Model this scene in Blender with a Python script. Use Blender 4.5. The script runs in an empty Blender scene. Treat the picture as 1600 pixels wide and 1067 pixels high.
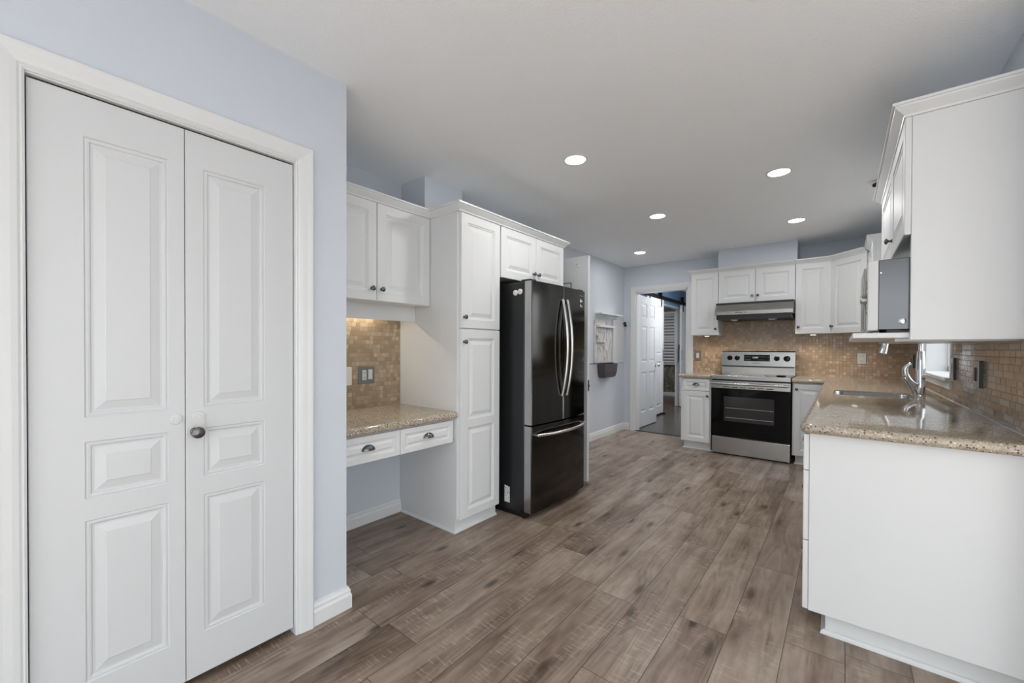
import bpy, bmesh, math, random
from mathutils import Vector, Matrix
random.seed(4)
SC = bpy.context.scene
COL = SC.collection

# ------------------------------------------------------------------ camera
EYE = 1.22
FPX, YAW, PITCH, ROLL, CY = 640.08, math.radians(38.942), math.radians(-0.4947), math.radians(0.2174), 548.7
_f = Vector((-math.sin(YAW)*math.cos(PITCH), math.cos(YAW)*math.cos(PITCH), math.sin(PITCH)))
_r = Vector((math.cos(YAW), math.sin(YAW), 0))
_u = _r.cross(_f)
_r2 = _r*math.cos(ROLL)+_u*math.sin(ROLL)
_u2 = _u*math.cos(ROLL)-_r*math.sin(ROLL)
cam_d = bpy.data.cameras.new('camera')
cam = bpy.data.objects.new('camera', cam_d)
COL.objects.link(cam)
cam_d.sensor_width = 36.0
cam_d.lens = 36.0*FPX/1600
cam_d.shift_y = (CY-533.5)/1600
cam_d.clip_start = 0.02
cam.matrix_world = Matrix(((_r2.x, _u2.x, -_f.x, 0), (_r2.y, _u2.y, -_f.y, 0), (_r2.z, _u2.z, -_f.z, EYE), (0, 0, 0, 1)))
SC.camera = cam

# ------------------------------------------------------------------ world, exposure, daylight portals
SC.view_settings.view_transform = 'Standard'
SC.view_settings.look = 'None'
SC.view_settings.exposure = -0.05
SC.view_settings.gamma = 1.0
SC.view_settings.use_curve_mapping = False
world = bpy.data.worlds.new('sky')
SC.world = world
world.use_nodes = True
_wt = world.node_tree; _bg = _wt.nodes['Background']
_tc = _wt.nodes.new('ShaderNodeTexCoord'); _sx = _wt.nodes.new('ShaderNodeSeparateXYZ'); _rp = _wt.nodes.new('ShaderNodeValToRGB')
_wt.links.new(_tc.outputs['Generated'], _sx.inputs[0]); _mr = _wt.nodes.new('ShaderNodeMapRange')
_mr.inputs['From Min'].default_value = -1; _wt.links.new(_sx.outputs[2], _mr.inputs['Value']); _wt.links.new(_mr.outputs[0], _rp.inputs[0])
for _e, (_p, _c) in zip(_rp.color_ramp.elements, ((.48, (.42, .42, .41, 1)), (.54, (.935, .98, 1.0, 1)))): _e.position = _p; _e.color = _c
_wt.links.new(_rp.outputs[0], _bg.inputs[0])
_bg.inputs[1].default_value = 3.7
SC.cycles.max_bounces = 10
SC.cycles.diffuse_bounces = 6
SC.cycles.caustics_reflective = False
SC.cycles.caustics_refractive = False
SC.cycles.sample_clamp_indirect = 6.0

def portal(name, loc, rot, sx, sy):
    d = bpy.data.lights.new(name, 'AREA'); d.shape = 'RECTANGLE'; d.size = sx; d.size_y = sy
    d.cycles.is_portal = True
    o = bpy.data.objects.new(name, d); COL.objects.link(o); o.location = loc; o.rotation_euler = rot
portal('daylight_patio', (3.05, -0.3, 1.2), (0, math.pi/2, 0), 2.1, 3.4)
portal('daylight_nook', (0.75, -3.05, 1.2), (math.pi/2, 0, 0), 3.6, 2.1)
portal('daylight_sink', (0.70, 4.20, 1.56), (0, math.pi/2, 0), 1.06, 1.04)

_sd = bpy.data.lights.new('sun', 'SUN'); _sd.energy = 74; _sd.angle = .01; _sd.color = (.74, .885, 1.0)
_so = bpy.data.objects.new('sun', _sd); COL.objects.link(_so); _so.location = (-1, -6, 5)
_so.rotation_euler = Vector((.35, .80, -.50)).to_track_quat('-Z', 'Y').to_euler()

def lamp(name, kind, loc, power, col=(1, 1, 1), size=0.1, rot=(0, 0, 0), sy=None, spot=2.0):
    d = bpy.data.lights.new(name, kind); d.energy = power; d.color = col
    if kind == 'AREA':
        d.size = size
        if sy: d.shape = 'RECTANGLE'; d.size_y = sy
    if kind == 'SPOT': d.spot_size = spot; d.spot_blend = 0.6; d.shadow_soft_size = size
    if kind == 'POINT': d.shadow_soft_size = size
    o = bpy.data.objects.new(name, d); COL.objects.link(o); o.location = loc; o.rotation_euler = rot
    return o

# ------------------------------------------------------------------ materials
def s2l(c):
    return tuple((v/255/12.92 if v/255 <= .04045 else ((v/255+.055)/1.055)**2.4) for v in c)+(1.0,)

class NB:
    """small helper to write node trees"""
    def __init__(self, name):
        self.m = bpy.data.materials.new(name); self.m.use_nodes = True
        self.t = self.m.node_tree; self.p = self.t.nodes['Principled BSDF']
    def node(self, kind, **kw):
        n = self.t.nodes.new(kind)
        for k, v in kw.items(): setattr(n, k, v)
        return n
    def put(self, sock, v):
        if v is None: return
        if hasattr(v, 'is_linked') or hasattr(v, 'links'): self.t.links.new(v, sock)
        else:
            try: sock.default_value = v
            except Exception: sock.default_value = (v, v, v)
    def math(self, op, a, b=None, c=None):
        n = self.node('ShaderNodeMath', operation=op)
        for s, v in zip(n.inputs, (a, b, c)): self.put(s, v)
        return n.outputs[0]
    def xyz(self, sx=1, sy=1, sz=1):
        tc = self.node('ShaderNodeTexCoord'); mp = self.node('ShaderNodeMapping')
        self.t.links.new(tc.outputs['Object'], mp.inputs[0]); mp.inputs['Scale'].default_value = (sx, sy, sz)
        return mp.outputs[0]
    def sep(self, v):
        n = self.node('ShaderNodeSeparateXYZ'); self.put(n.inputs[0], v); return n.outputs
    def comb(self, a, b, c=0.0):
        n = self.node('ShaderNodeCombineXYZ')
        for s, v in zip(n.inputs, (a, b, c)): self.put(s, v)
        return n.outputs[0]
    def noise(self, vec, scale, detail=3, rough=.5, dist=0, out='Fac'):
        n = self.node('ShaderNodeTexNoise'); self.put(n.inputs['Vector'], vec)
        n.inputs['Scale'].default_value = scale; n.inputs['Detail'].default_value = detail
        n.inputs['Roughness'].default_value = rough; n.inputs['Distortion'].default_value = dist
        return n.outputs[out]
    def white(self, vec, out='Value'):
        n = self.node('ShaderNodeTexWhiteNoise', noise_dimensions='3D'); self.put(n.inputs['Vector'], vec); return n.outputs[out]
    def voro(self, vec, scale, feature='F1', out='Distance', dims='3D'):
        n = self.node('ShaderNodeTexVoronoi', feature=feature, voronoi_dimensions=dims); self.put(n.inputs['Vector'], vec); n.inputs['Scale'].default_value = scale
        return n.outputs[out]
    def ramp(self, fac, stops, interp='LINEAR'):
        n = self.node('ShaderNodeValToRGB'); self.put(n.inputs[0], fac); cr = n.color_ramp; cr.interpolation = interp
        while len(cr.elements) < len(stops): cr.elements.new(.5)
        for e, (p, c) in zip(cr.elements, stops):
            e.position = p; e.color = c if isinstance(c, tuple) else (c, c, c, 1)
        return n.outputs[0]
    def mix(self, f, a, b, mode='MIX'):
        n = self.node('ShaderNodeMix', data_type='RGBA', blend_type=mode)
        self.put(n.inputs[0], f); self.put(n.inputs[6], a); self.put(n.inputs[7], b); return n.outputs[2]
    def bump(self, h, strength=.2, dist=.01):
        n = self.node('ShaderNodeBump'); self.put(n.inputs['Height'], h)
        n.inputs['Strength'].default_value = strength; n.inputs['Distance'].default_value = dist
        self.t.links.new(n.outputs[0], self.p.inputs['Normal'])
    def set(self, **kw):
        for k, v in kw.items(): self.put(self.p.inputs[k.replace('_', ' ')], v)
        return self

def plain(name, rgb, rough=.5, metal=0.0, **kw):
    b = NB(name); b.set(Base_Color=s2l(rgb), Roughness=rough, Metallic=metal)
    for k, v in kw.items(): b.put(b.p.inputs[k.replace('_', ' ')], v)
    return b.m

M = {}
def painted(name, rgb, rough, scale, strength, dist=.002):
    b = NB(name); v = b.xyz(); n = b.noise(v, scale, 3, .6)
    c = s2l(rgb); lo = tuple(x*.975 for x in c[:3])+(1,)
    b.set(Base_Color=b.mix(b.noise(v, 1.3, 2), lo, c), Roughness=rough); b.bump(n, strength, dist); M[name] = b.m
painted('wall_paint', (205, 211, 220), .55, 220, .12)
painted('ceiling_paint', (247, 250, 253), .8, 120, .45, .004)
painted('white_trim', (222, 224, 225), .32, 60, .05)
painted('white_cabinet', (222, 224, 225), .42, 45, .05)
painted('white_door', (209, 211, 213), .38, 90, .10)
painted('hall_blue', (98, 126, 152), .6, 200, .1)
M['white_plastic'] = plain('white_plastic', (211, 212, 212), .35)
M['plate_grey'] = plain('plate_grey', (118, 121, 119), .3, .3)
M['plate_steel'] = plain('plate_steel', (165, 163, 158), .3, .8)
M['black'] = plain('black', (14, 14, 15), .35)
M['matte_black'] = plain('matte_black', (12, 12, 12), .6, 0.0, Specular_IOR_Level=.2)
M['black_gloss'] = plain('black_gloss', (7, 7, 8), .06, 0.0, Specular_IOR_Level=.22)
M['fridge_side'] = plain('fridge_side', (38, 39, 41), .28, .3)
M['dark_gap'] = plain('dark_gap', (10, 10, 10), .7)
M['pewter'] = plain('pewter', (112, 111, 110), .26, .9)
M['chrome'] = plain('chrome', (225, 227, 230), .06, 1.0)
M['white_magnet'] = plain('white_magnet', (228, 226, 222), .35)
M['basket'] = plain('basket', (78, 74, 76), .6)
M['grey_stick'] = plain('grey_stick', (176, 172, 168), .35)
M['plastic_cream'] = plain('plastic_cream', (222, 220, 212), .35)
M['shutter_white'] = plain('shutter_white', (206, 208, 212), .4)

def brushed(name, rgb, rough, axis, metal=1.0):
    b = NB(name); sc = [6, 6, 6]; sc[axis] = .15
    n = b.noise(b.xyz(*[s*40 for s in sc]), 1.0, 2, .6)
    b.set(Base_Color=s2l(rgb), Metallic=metal, Roughness=b.math('MULTIPLY_ADD', n, .12, rough-.06)); b.bump(n, .05, .001); M[name] = b.m
brushed('steel', (178, 177, 175), .24, 0)
brushed('steel_side', (176, 177, 179), .24, 1)
brushed('steel_case', (92, 93, 95), .20, 1)
brushed('steel_handle', (205, 204, 201), .22, 2)
brushed('black_steel', (74, 73, 71), .12, 2)
brushed('hood_steel', (182, 179, 174), .26, 0)

def emit(name, col, strength):
    b = NB(name); b.set(Base_Color=(0.8, 0.8, 0.8, 1)); b.put(b.p.inputs['Emission Color'], col); b.put(b.p.inputs['Emission Strength'], strength); M[name] = b.m
emit('lamp_lens', (1, .985, .96, 1), 12)
emit('warm_lens', (1, .86, .66, 1), 6)
emit('display_glow', (.75, .8, .85, 1), .35)

# window glass: mostly clear, a thin reflection
b = NB('window_glass'); tr = b.node('ShaderNodeBsdfTransparent'); gl = b.node('ShaderNodeBsdfGlossy'); gl.inputs['Roughness'].default_value = .02
mx = b.node('ShaderNodeMixShader'); mx.inputs[0].default_value = .07
b.t.links.new(tr.outputs[0], mx.inputs[1]); b.t.links.new(gl.outputs[0], mx.inputs[2])
b.t.links.new(mx.outputs[0], b.t.nodes['Material Output'].inputs[0]); M['glass'] = b.m
M['oven_glass'] = plain('oven_glass', (52, 53, 54), .05, .15)

def floor_mat(name, tones, pitch, x0, length, gloss, along='y'):
    b = NB(name); o = b.sep(b.xyz()); X, Y = (o[0], o[1]) if along == 'y' else (o[1], o[0])
    ux = b.math('DIVIDE', b.math('SUBTRACT', X, x0), pitch); row = b.math('FLOOR', ux)
    off = b.math('MULTIPLY', b.white(b.comb(row, 3.7, 1.1)), length)
    uy = b.math('DIVIDE', b.math('ADD', Y, off), length); pl = b.math('FLOOR', uy)
    rid = b.white(b.comb(row, pl, .5)); rid2 = b.white(b.comb(pl, row, 7.5))
    fx = b.math('FRACT', ux); fy = b.math('FRACT', uy)
    ex = b.math('MULTIPLY', b.math('MINIMUM', fx, b.math('SUBTRACT', 1.0, fx)), pitch)
    ey = b.math('MULTIPLY', b.math('MINIMUM', fy, b.math('SUBTRACT', 1.0, fy)), length)
    seam = b.math('LESS_THAN', b.math('MINIMUM', ex, ey), .0013)
    sx = b.math('ADD', X, b.math('MULTIPLY', rid, 37.0)); sy = b.math('ADD', Y, b.math('MULTIPLY', rid2, 53.0))
    # long soft figure, fine grain, saw marks and knots, all shifted per plank
    warp = b.noise(b.comb(b.math('MULTIPLY', sx, 2.0), b.math('MULTIPLY', sy, .9)), 1.3, 2)
    wx = b.math('ADD', sx, b.math('MULTIPLY', warp, .05))
    kv = b.voro(b.comb(b.math('MULTIPLY', wx, 3.1), b.math('MULTIPLY', sy, 1.05)), 1.0, dims='2D')
    knotpull = b.ramp(kv, [(.0, 1.0), (.22, 0.0)])
    field = b.noise(b.comb(b.math('MULTIPLY', wx, 5.5), b.math('MULTIPLY', sy, .62)), 1.0, 2, .45)
    rings = b.math('SINE', b.math('MULTIPLY', b.math('ADD', field, b.math('MULTIPLY', knotpull, .10)), 95.0))
    fig = b.noise(b.comb(b.math('MULTIPLY', wx, 13), b.math('MULTIPLY', sy, .95)), 1.0, 4, .55, .3)
    streak = b.ramp(b.noise(b.comb(b.math('MULTIPLY', wx, 26), b.math('MULTIPLY', sy, 2.6)), 1.0, 4, .62), [(.57, 0.0), (.72, 1.0)])
    grain = b.noise(b.comb(b.math('MULTIPLY', wx, 240), b.math('MULTIPLY', sy, 7.0)), 1.0, 3, .65)
    patch = b.noise(b.comb(b.math('MULTIPLY', sx, 5), b.math('MULTIPLY', sy, 2.4)), 1.0, 4, .62)
    knot = b.ramp(b.math('ADD', kv, b.math('MULTIPLY', b.math('SUBTRACT', grain, .5), .04)), [(.0, 1.0), (.028, .85), (.075, 0.0)])
    saw = b.noise(b.comb(b.math('MULTIPLY', sx, 14), b.math('MULTIPLY', sy, 105)), 1.0, 2, .5)
    sawm = b.ramp(b.noise(b.comb(b.math('MULTIPLY', sx, 5), b.math('MULTIPLY', sy, 1.7), 4.0), 1.0, 3, .5), [(.49, 0.0), (.58, 1.0)])
    sawl = b.math('MULTIPLY', b.ramp(saw, [(.56, 0.0), (.66, 1.0)]), sawm)
    t = b.math('ADD', b.math('MULTIPLY', fig, .40), b.math('MULTIPLY', grain, .12))
    t = b.math('ADD', t, b.math('MULTIPLY', patch, .48)); t = b.math('ADD', t, b.math('MULTIPLY', b.math('SUBTRACT', rid, .5), .10))
    t = b.math('ADD', t, b.math('MULTIPLY', rings, .022))
    t = b.math('SUBTRACT', t, b.math('MULTIPLY', streak, .11)); t = b.math('SUBTRACT', t, b.math('MULTIPLY', knotpull, .06))
    c = b.ramp(t, [(.30, s2l(tones[0])), (.43, s2l(tones[1])), (.55, s2l(tones[2])), (.70, s2l(tones[3]))])
    c = b.mix(b.math('MULTIPLY', sawl, .30), c, s2l(tones[4]))
    c = b.mix(b.math('MULTIPLY', knot, .85), c, s2l(tones[5]))
    c = b.mix(seam, c, s2l((58, 49, 43)))
    b.set(Base_Color=c, Roughness=b.math('MULTIPLY_ADD', grain, .16, gloss)); b.p.inputs['Specular IOR Level'].default_value = .38
    b.bump(b.math('SUBTRACT', b.math('MULTIPLY', grain, .3), seam), .18, .002); M[name] = b.m
floor_mat('wood_floor', [(82, 67, 55), (122, 105, 92), (150, 134, 121), (177, 163, 150), (206, 195, 183), (58, 47, 39)], .196, -1.16, 1.31, .25)
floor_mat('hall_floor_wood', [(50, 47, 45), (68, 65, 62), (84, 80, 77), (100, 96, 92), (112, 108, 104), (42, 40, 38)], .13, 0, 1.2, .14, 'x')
floor_mat('den_floor_wood', [(60, 48, 40), (78, 64, 54), (92, 76, 64), (104, 88, 76), (110, 94, 82), (50, 40, 34)], .13, 0, 1.2, .25, 'x')

def tile_mat(name, axis, tones, blk, rowh, rough=.16, wobble=.35, plong=.2, stagger=9.0):
    """mosaic: rows of stone tiles, each block either one long tile or two short ones"""
    b = NB(name); o = b.sep(b.xyz()); U = o[axis]; Z = o[2]
    rz = b.math('DIVIDE', Z, rowh); row = b.math('FLOOR', rz); fz = b.math('FRACT', rz)
    u = b.math('ADD', b.math('DIVIDE', U, blk), b.math('MULTIPLY', b.white(b.comb(row, 2.2, .3)), stagger))
    bi = b.math('FLOOR', u); fu = b.math('FRACT', u)
    long = b.math('GREATER_THAN', b.white(b.comb(bi, row, 4.4)), 1-plong)
    sub = b.math('SUBTRACT', 2.0, long)                         # tiles in this block: 1 or 2
    cu = b.math('MULTIPLY', fu, sub); ci = b.math('FLOOR', cu); fc = b.math('FRACT', cu)
    rid = b.white(b.comb(b.math('ADD', b.math('MULTIPLY', bi, 2.0), ci), row, 9.1))
    rcol = b.white(b.comb(row, b.math('ADD', b.math('MULTIPLY', bi, 2.0), ci), 1.9), 'Color')
    ed = b.math('MULTIPLY', b.math('DIVIDE', b.math('MINIMUM', fc, b.math('SUBTRACT', 1.0, fc)), sub), blk)
    ez = b.math('MULTIPLY', b.math('MINIMUM', fz, b.math('SUBTRACT', 1.0, fz)), rowh)
    e = b.math('MINIMUM', ed, ez); grout = b.math('LESS_THAN', e, .0011)
    mot = b.noise(b.xyz(), 60, 4, .6)
    f = b.math('ADD', b.math('MULTIPLY', rid, .72), b.math('MULTIPLY', mot, .30))
    c = b.ramp(f, [(.12, s2l(tones[0])), (.45, s2l(tones[1])), (.72, s2l(tones[2])), (.98, s2l(tones[3]))])
    c = b.mix(grout, c, s2l(tones[4]))
    b.set(Base_Color=c, Roughness=b.math('MULTIPLY_ADD', grout, .4, rough))
    # each tile sits at its own slight angle, with pillowed edges
    w = b.sep(rcol); tilt = b.math('ADD', b.math('MULTIPLY', b.math('SUBTRACT', w[0], .5), fc), b.math('MULTIPLY', b.math('SUBTRACT', w[1], .5), fz))
    edge = b.ramp(b.math('DIVIDE', e, .004), [(0.0, 0.0), (1.0, 1.0)])
    b.bump(b.math('ADD', b.math('MULTIPLY', tilt, wobble), b.math('MULTIPLY', edge, .6)), .5, .0016); M[name] = b.m
TT = [(150, 130, 106), (166, 146, 122), (178, 159, 135), (200, 183, 160), (138, 121, 100)]
tile_mat('desk_tile', 1, TT, .060, .0295, plong=.35)
tile_mat('range_tile', 0, [(156, 132, 108), (170, 146, 121), (180, 157, 132), (206, 188, 164), (142, 121, 100)], .062, .0310, plong=.06, stagger=0.0)
tile_mat('sink_tile', 1, [(144, 126, 108), (158, 140, 121), (168, 150, 132), (180, 163, 145), (112, 97, 83)], .140, .0290, .13, 1.8, .6)

def quartz(name, tones):
    b = NB(name); v = b.xyz()
    n = b.noise(v, 190, 3, .7); big = b.noise(v, 26, 3, .6)
    c = b.ramp(b.math('ADD', b.math('MULTIPLY', n, .75), b.math('MULTIPLY', big, .25)), [(.36, s2l(tones[0])), (.5, s2l(tones[1])), (.64, s2l(tones[2]))])
    vc = b.node('ShaderNodeTexVoronoi'); b.put(vc.inputs['Vector'], v); vc.inputs['Scale'].default_value = 130
    pick = b.sep(vc.outputs['Color'])[0]
    sp = b.math('MULTIPLY', b.math('LESS_THAN', vc.outputs['Distance'], .42), b.math('GREATER_THAN', pick, .76))
    lt = b.math('MULTIPLY', b.math('LESS_THAN', vc.outputs['Distance'], .45), b.math('LESS_THAN', pick, .14))
    c = b.mix(b.math('MULTIPLY', sp, .85), c, s2l(tones[3])); c = b.mix(b.math('MULTIPLY', lt, .7), c, s2l(tones[4]))
    b.set(Base_Color=c, Roughness=.07); b.p.inputs['Specular IOR Level'].default_value = .6; M[name] = b.m
quartz('quartz', [(146, 133, 115), (172, 159, 141), (194, 183, 168), (58, 51, 46), (224, 218, 209)])

def wallpaper():
    b = NB('wallpaper'); v = b.xyz(1, 1, .8); n = b.noise(v, 5.5, 3, .5, 1.6)
    c = b.ramp(n, [(.40, s2l((104, 101, 90))), (.49, s2l((120, 116, 104))), (.52, s2l((150, 146, 132))), (.60, s2l((128, 124, 112)))])
    b.set(Base_Color=c, Roughness=.6); M['wallpaper'] = b.m
wallpaper()
def distressed():
    b = NB('distressed_white'); v = b.xyz(1, 30, 7); n = b.noise(v, 1.0, 4, .6)
    b.set(Base_Color=b.ramp(n, [(.35, s2l((150, 146, 140))), (.48, s2l((206, 205, 202))), (.7, s2l((222, 222, 220)))]), Roughness=.5); M['distressed_white'] = b.m
distressed()
def label_mat():
    b = NB('printed_label'); o = b.sep(b.xyz())
    l = b.noise(b.comb(b.math('MULTIPLY', o[0], 160), 0.0, b.math('MULTIPLY', o[2], 90)), 1.0, 1)
    b.set(Base_Color=b.ramp(l, [(.36, s2l((95, 95, 98))), (.46, s2l((225, 225, 225)))]), Roughness=.4); M['printed_label'] = b.m
label_mat()

# ------------------------------------------------------------------ mesh helpers
def V3(p): return Vector(p)
def new(): return bmesh.new()

def box(bm, x0, x1, y0, y1, z0, z1, bev=0.0, seg=2):
    t = bmesh.new()
    vs = [t.verts.new((x, y, z)) for x in sorted((x0, x1)) for y in sorted((y0, y1)) for z in sorted((z0, z1))]
    for f in ((0, 1, 3, 2), (4, 6, 7, 5), (0, 4, 5, 1), (2, 3, 7, 6), (0, 2, 6, 4), (1, 5, 7, 3)): t.faces.new([vs[i] for i in f])
    if bev: bmesh.ops.bevel(t, geom=list(t.edges), offset=bev, segments=seg, profile=.5, affect='EDGES')
    merge(bm, t)

def merge(bm, t):
    bmesh.ops.recalc_face_normals(t, faces=t.faces)
    mp = {v: bm.verts.new(v.co) for v in t.verts}
    for f in t.faces:
        try: bm.faces.new([mp[v] for v in f.verts])
        except ValueError: pass
    t.free()

def prism(bm, pts, fn, d0, d1):
    """closed outline pts (a,b), pushed from depth d0 to d1; fn(a,b,d) gives the point"""
    t = bmesh.new(); A = [t.verts.new(fn(a, c, d0)) for a, c in pts]; B = [t.verts.new(fn(a, c, d1)) for a, c in pts]
    t.faces.new(A); t.faces.new(B[::-1]); n = len(pts)
    for i in range(n): t.faces.new((A[i], B[i], B[(i+1) % n], A[(i+1) % n]))
    merge(bm, t)

def lathe(bm, prof, org, axis, seg=20):
    """profile (radius, height) turned about axis through org"""
    t = bmesh.new(); ax = V3(axis).normalized(); e1 = ax.orthogonal().normalized(); e2 = ax.cross(e1); org = V3(org); rings = []
    for r, h in prof:
        rings.append([t.verts.new(org+ax*h+(e1*math.cos(2*math.pi*k/seg)+e2*math.sin(2*math.pi*k/seg))*max(r, 1e-5)) for k in range(seg)])
    for a, c in zip(rings, rings[1:]):
        for k in range(seg): t.faces.new((a[k], a[(k+1) % seg], c[(k+1) % seg], c[k]))
    t.faces.new(rings[0][::-1]); t.faces.new(rings[-1]); merge(bm, t)

def tube(bm, pts, rad, seg=12, flat=1.0):
    """round bar through pts; rad one number or one per point"""
    t = bmesh.new(); pts = [V3(p) for p in pts]; n = len(pts); rings = []
    rad = [rad]*n if isinstance(rad, (int, float)) else rad
    tan = [(pts[min(i+1, n-1)]-pts[max(i-1, 0)]).normalized() for i in range(n)]
    e = tan[0].orthogonal().normalized()
    for i in range(n):
        e = (e-tan[i]*e.dot(tan[i])).normalized(); g = tan[i].cross(e)
        rings.append([t.verts.new(pts[i]+(e*math.cos(2*math.pi*k/seg)+g*math.sin(2*math.pi*k/seg)*flat)*rad[i]) for k in range(seg)])
    for a, c in zip(rings, rings[1:]):
        for k in range(seg): t.faces.new((a[k], a[(k+1) % seg], c[(k+1) % seg], c[k]))
    t.faces.new(rings[0][::-1]); t.faces.new(rings[-1]); merge(bm, t)

def spline(ctrl, n=8):
    P = [V3(c) for c in ctrl]; P = [P[0]*2-P[1]]+P+[P[-1]*2-P[-2]]; out = []
    for i in range(1, len(P)-2):
        for k in range(n):
            s = k/n; a, c, d, e = P[i-1:i+3]
            out.append(.5*((2*c)+(d-a)*s+(2*a-5*c+4*d-e)*s*s+(3*c-a-3*d+e)*s**3))
    return out+[P[-2]]

def sweep(bm, path, prof, fn):
    """profile (side, height) swept along path (a,b) with mitred corners; side goes to the left of the path"""
    t = bmesh.new(); n = len(path); rings = []
    dirs = [(Vector(path[i+1])-Vector(path[i])).normalized() for i in range(n-1)]
    for i in range(n):
        d0 = dirs[max(i-1, 0)]; d1 = dirs[min(i, n-2)]
        n0 = Vector((-d0.y, d0.x)); n1 = Vector((-d1.y, d1.x)); m = (n0+n1); m = m/max(m.dot(n0), 1e-6) if m.length > 1e-6 else n0
        rings.append([t.verts.new(fn(path[i][0]+m.x*s, path[i][1]+m.y*s, h)) for s, h in prof])
    k = len(prof)
    for a, c in zip(rings, rings[1:]):
        for j in range(k): t.faces.new((a[j], a[(j+1) % k], c[(j+1) % k], c[j]))
    t.faces.new(rings[0]); t.faces.new(rings[-1][::-1]); merge(bm, t)

def slab(bm, P, U, W, N, w, h, t, panels=(), prof=(), c=.003):
    """door or drawer leaf: back corner P, width along U, height along W, thickness along N, sunk/raised panels cut in its face"""
    tb = bmesh.new(); P, U, W, N = V3(P), V3(U), V3(W), V3(N)
    q = lambda u, v, d: tb.verts.new(P+U*u+W*v+N*d)
    cs = lambda i, d: [q(i, i, d), q(w-i, i, d), q(w-i, h-i, d), q(i, h-i, d)]
    r0, r1, r2 = cs(0, 0), cs(0, t-c), cs(c, t)
    tb.faces.new(r0[::-1])
    for a, b_ in ((r0, r1), (r1, r2)):
        for i in range(4): tb.faces.new((a[i], a[(i+1) % 4], b_[(i+1) % 4], b_[i]))
    if not panels: tb.faces.new(r2)
    else:
        us = sorted({c, w-c}|{p[0] for p in panels}|{p[1] for p in panels}); vs = sorted({c, h-c}|{p[2] for p in panels}|{p[3] for p in panels})
        for u0, u1 in zip(us, us[1:]):
            for v0, v1 in zip(vs, vs[1:]):
                um, vm = (u0+u1)/2, (v0+v1)/2
                if any(p[0] < um < p[1] and p[2] < vm < p[3] for p in panels): continue
                tb.faces.new([q(u0, v0, t), q(u1, v0, t), q(u1, v1, t), q(u0, v1, t)])
        for (u0, u1, v0, v1) in panels:
            prev = None
            for i, d in prof:
                ring = [q(u0+i, v0+i, t+d), q(u1-i, v0+i, t+d), q(u1-i, v1-i, t+d), q(u0+i, v1-i, t+d)]
                if prev:
                    for k in range(4): tb.faces.new((prev[k], prev[(k+1) % 4], ring[(k+1) % 4], ring[k]))
                prev = ring
            tb.faces.new(prev)
    merge(bm, tb)

CAB = [(0, 0), (.003, -.004), (.010, -.0055), (.014, -.0095), (.022, -.0095), (.043, -.003), (.045, -.0015)]
DRW = [(0, 0), (.003, -.004), (.008, -.005), (.011, -.008), (.016, -.008), (.027, -.003), (.028, -.0015)]
MOLD = [(0, 0), (.003, -.004), (.008, -.0025), (.013, -.0035), (.016, -.0075), (.022, -.0075), (.046, -.0025), (.048, -.001)]

def obj(name, bm, mat, parent=None, smooth=False):
    me = bpy.data.meshes.new(name)
    base = V3(parent['base']) if parent is not None and 'base' in parent else None
    if base is not None: bmesh.ops.translate(bm, verts=bm.verts, vec=-base)
    bmesh.ops.recalc_face_normals(bm, faces=bm.faces) if False else None
    bm.to_mesh(me); bm.free()
    o = bpy.data.objects.new(name, me); COL.objects.link(o)
    for m in (mat if isinstance(mat, (list, tuple)) else [mat]): me.materials.append(M[m])
    if smooth:
        for p in me.polygons: p.use_smooth = True
        try: me.set_sharp_from_angle(angle=math.radians(35))
        except Exception: pass
    if parent is not None:
        o.parent = parent
        if base is not None: o['base'] = parent['base']
    return o

def tag(o, label, cat, group=None, kind=None):
    o['label'] = label; o['category'] = cat
    if group: o['group'] = group
    if kind: o['kind'] = kind
    return o
def thing(name, loc, label, cat, group=None, kind=None):
    o = bpy.data.objects.new(name, None); COL.objects.link(o); o.location = loc; o.empty_display_size = .05
    o['base'] = tuple(float(v) for v in loc)
    return tag(o, label, cat, group, kind)
def struct(name, bm, mat, label, cat, smooth=False): return tag(obj(name, bm, mat, None, smooth), label, cat, None, 'structure')
def plate(name, bm, mat, label, cat, group=None): return tag(obj(name, bm, mat), label, cat, group)

def lin(P, U, W, N):
    P, U, W, N = V3(P), V3(U), V3(W), V3(N)
    return lambda a, c, d: P+U*a+W*c+N*d
XY = lambda a, c, d: Vector((a, c, d))        # plan view, height d

# pulls: one mesh each, copies share it
def _mesh(name, bm, mat):
    me = bpy.data.meshes.new(name); bm.to_mesh(me); bm.free(); me.materials.append(M[mat])
    for p in me.polygons: p.use_smooth = True
    return me
_b = new(); lathe(_b, [(.0095, 0), (.0095, .002), (.006, .005), (.0055, .012), (.010, .017), (.0145, .020), (.0150, .024), (.011, .028), (.004, .0295)], (0, 0, 0), (0, 0, 1), 18)
KNOB = _mesh('knob', _b, 'pewter')
_b = new(); _t = bmesh.new()
for sc in (1.0, .88):
    g = [[_t.verts.new((.040*sc*math.cos(math.pi*i/14), .030*sc*math.sin(math.pi*i/14)*math.cos(math.pi/2*j/6)-.006, .024*sc*math.sin(math.pi*i/14)*math.sin(math.pi/2*j/6)+.0005)) for j in range(7)] for i in range(15)]
    for i in range(14):
        for j in range(6): _t.faces.new((g[i][j], g[i+1][j], g[i+1][j+1], g[i][j+1]))
bmesh.ops.remove_doubles(_t, verts=_t.verts, dist=1e-5)
merge(_b, _t); CUP = _mesh('cup_pull', _b, 'pewter')
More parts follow.
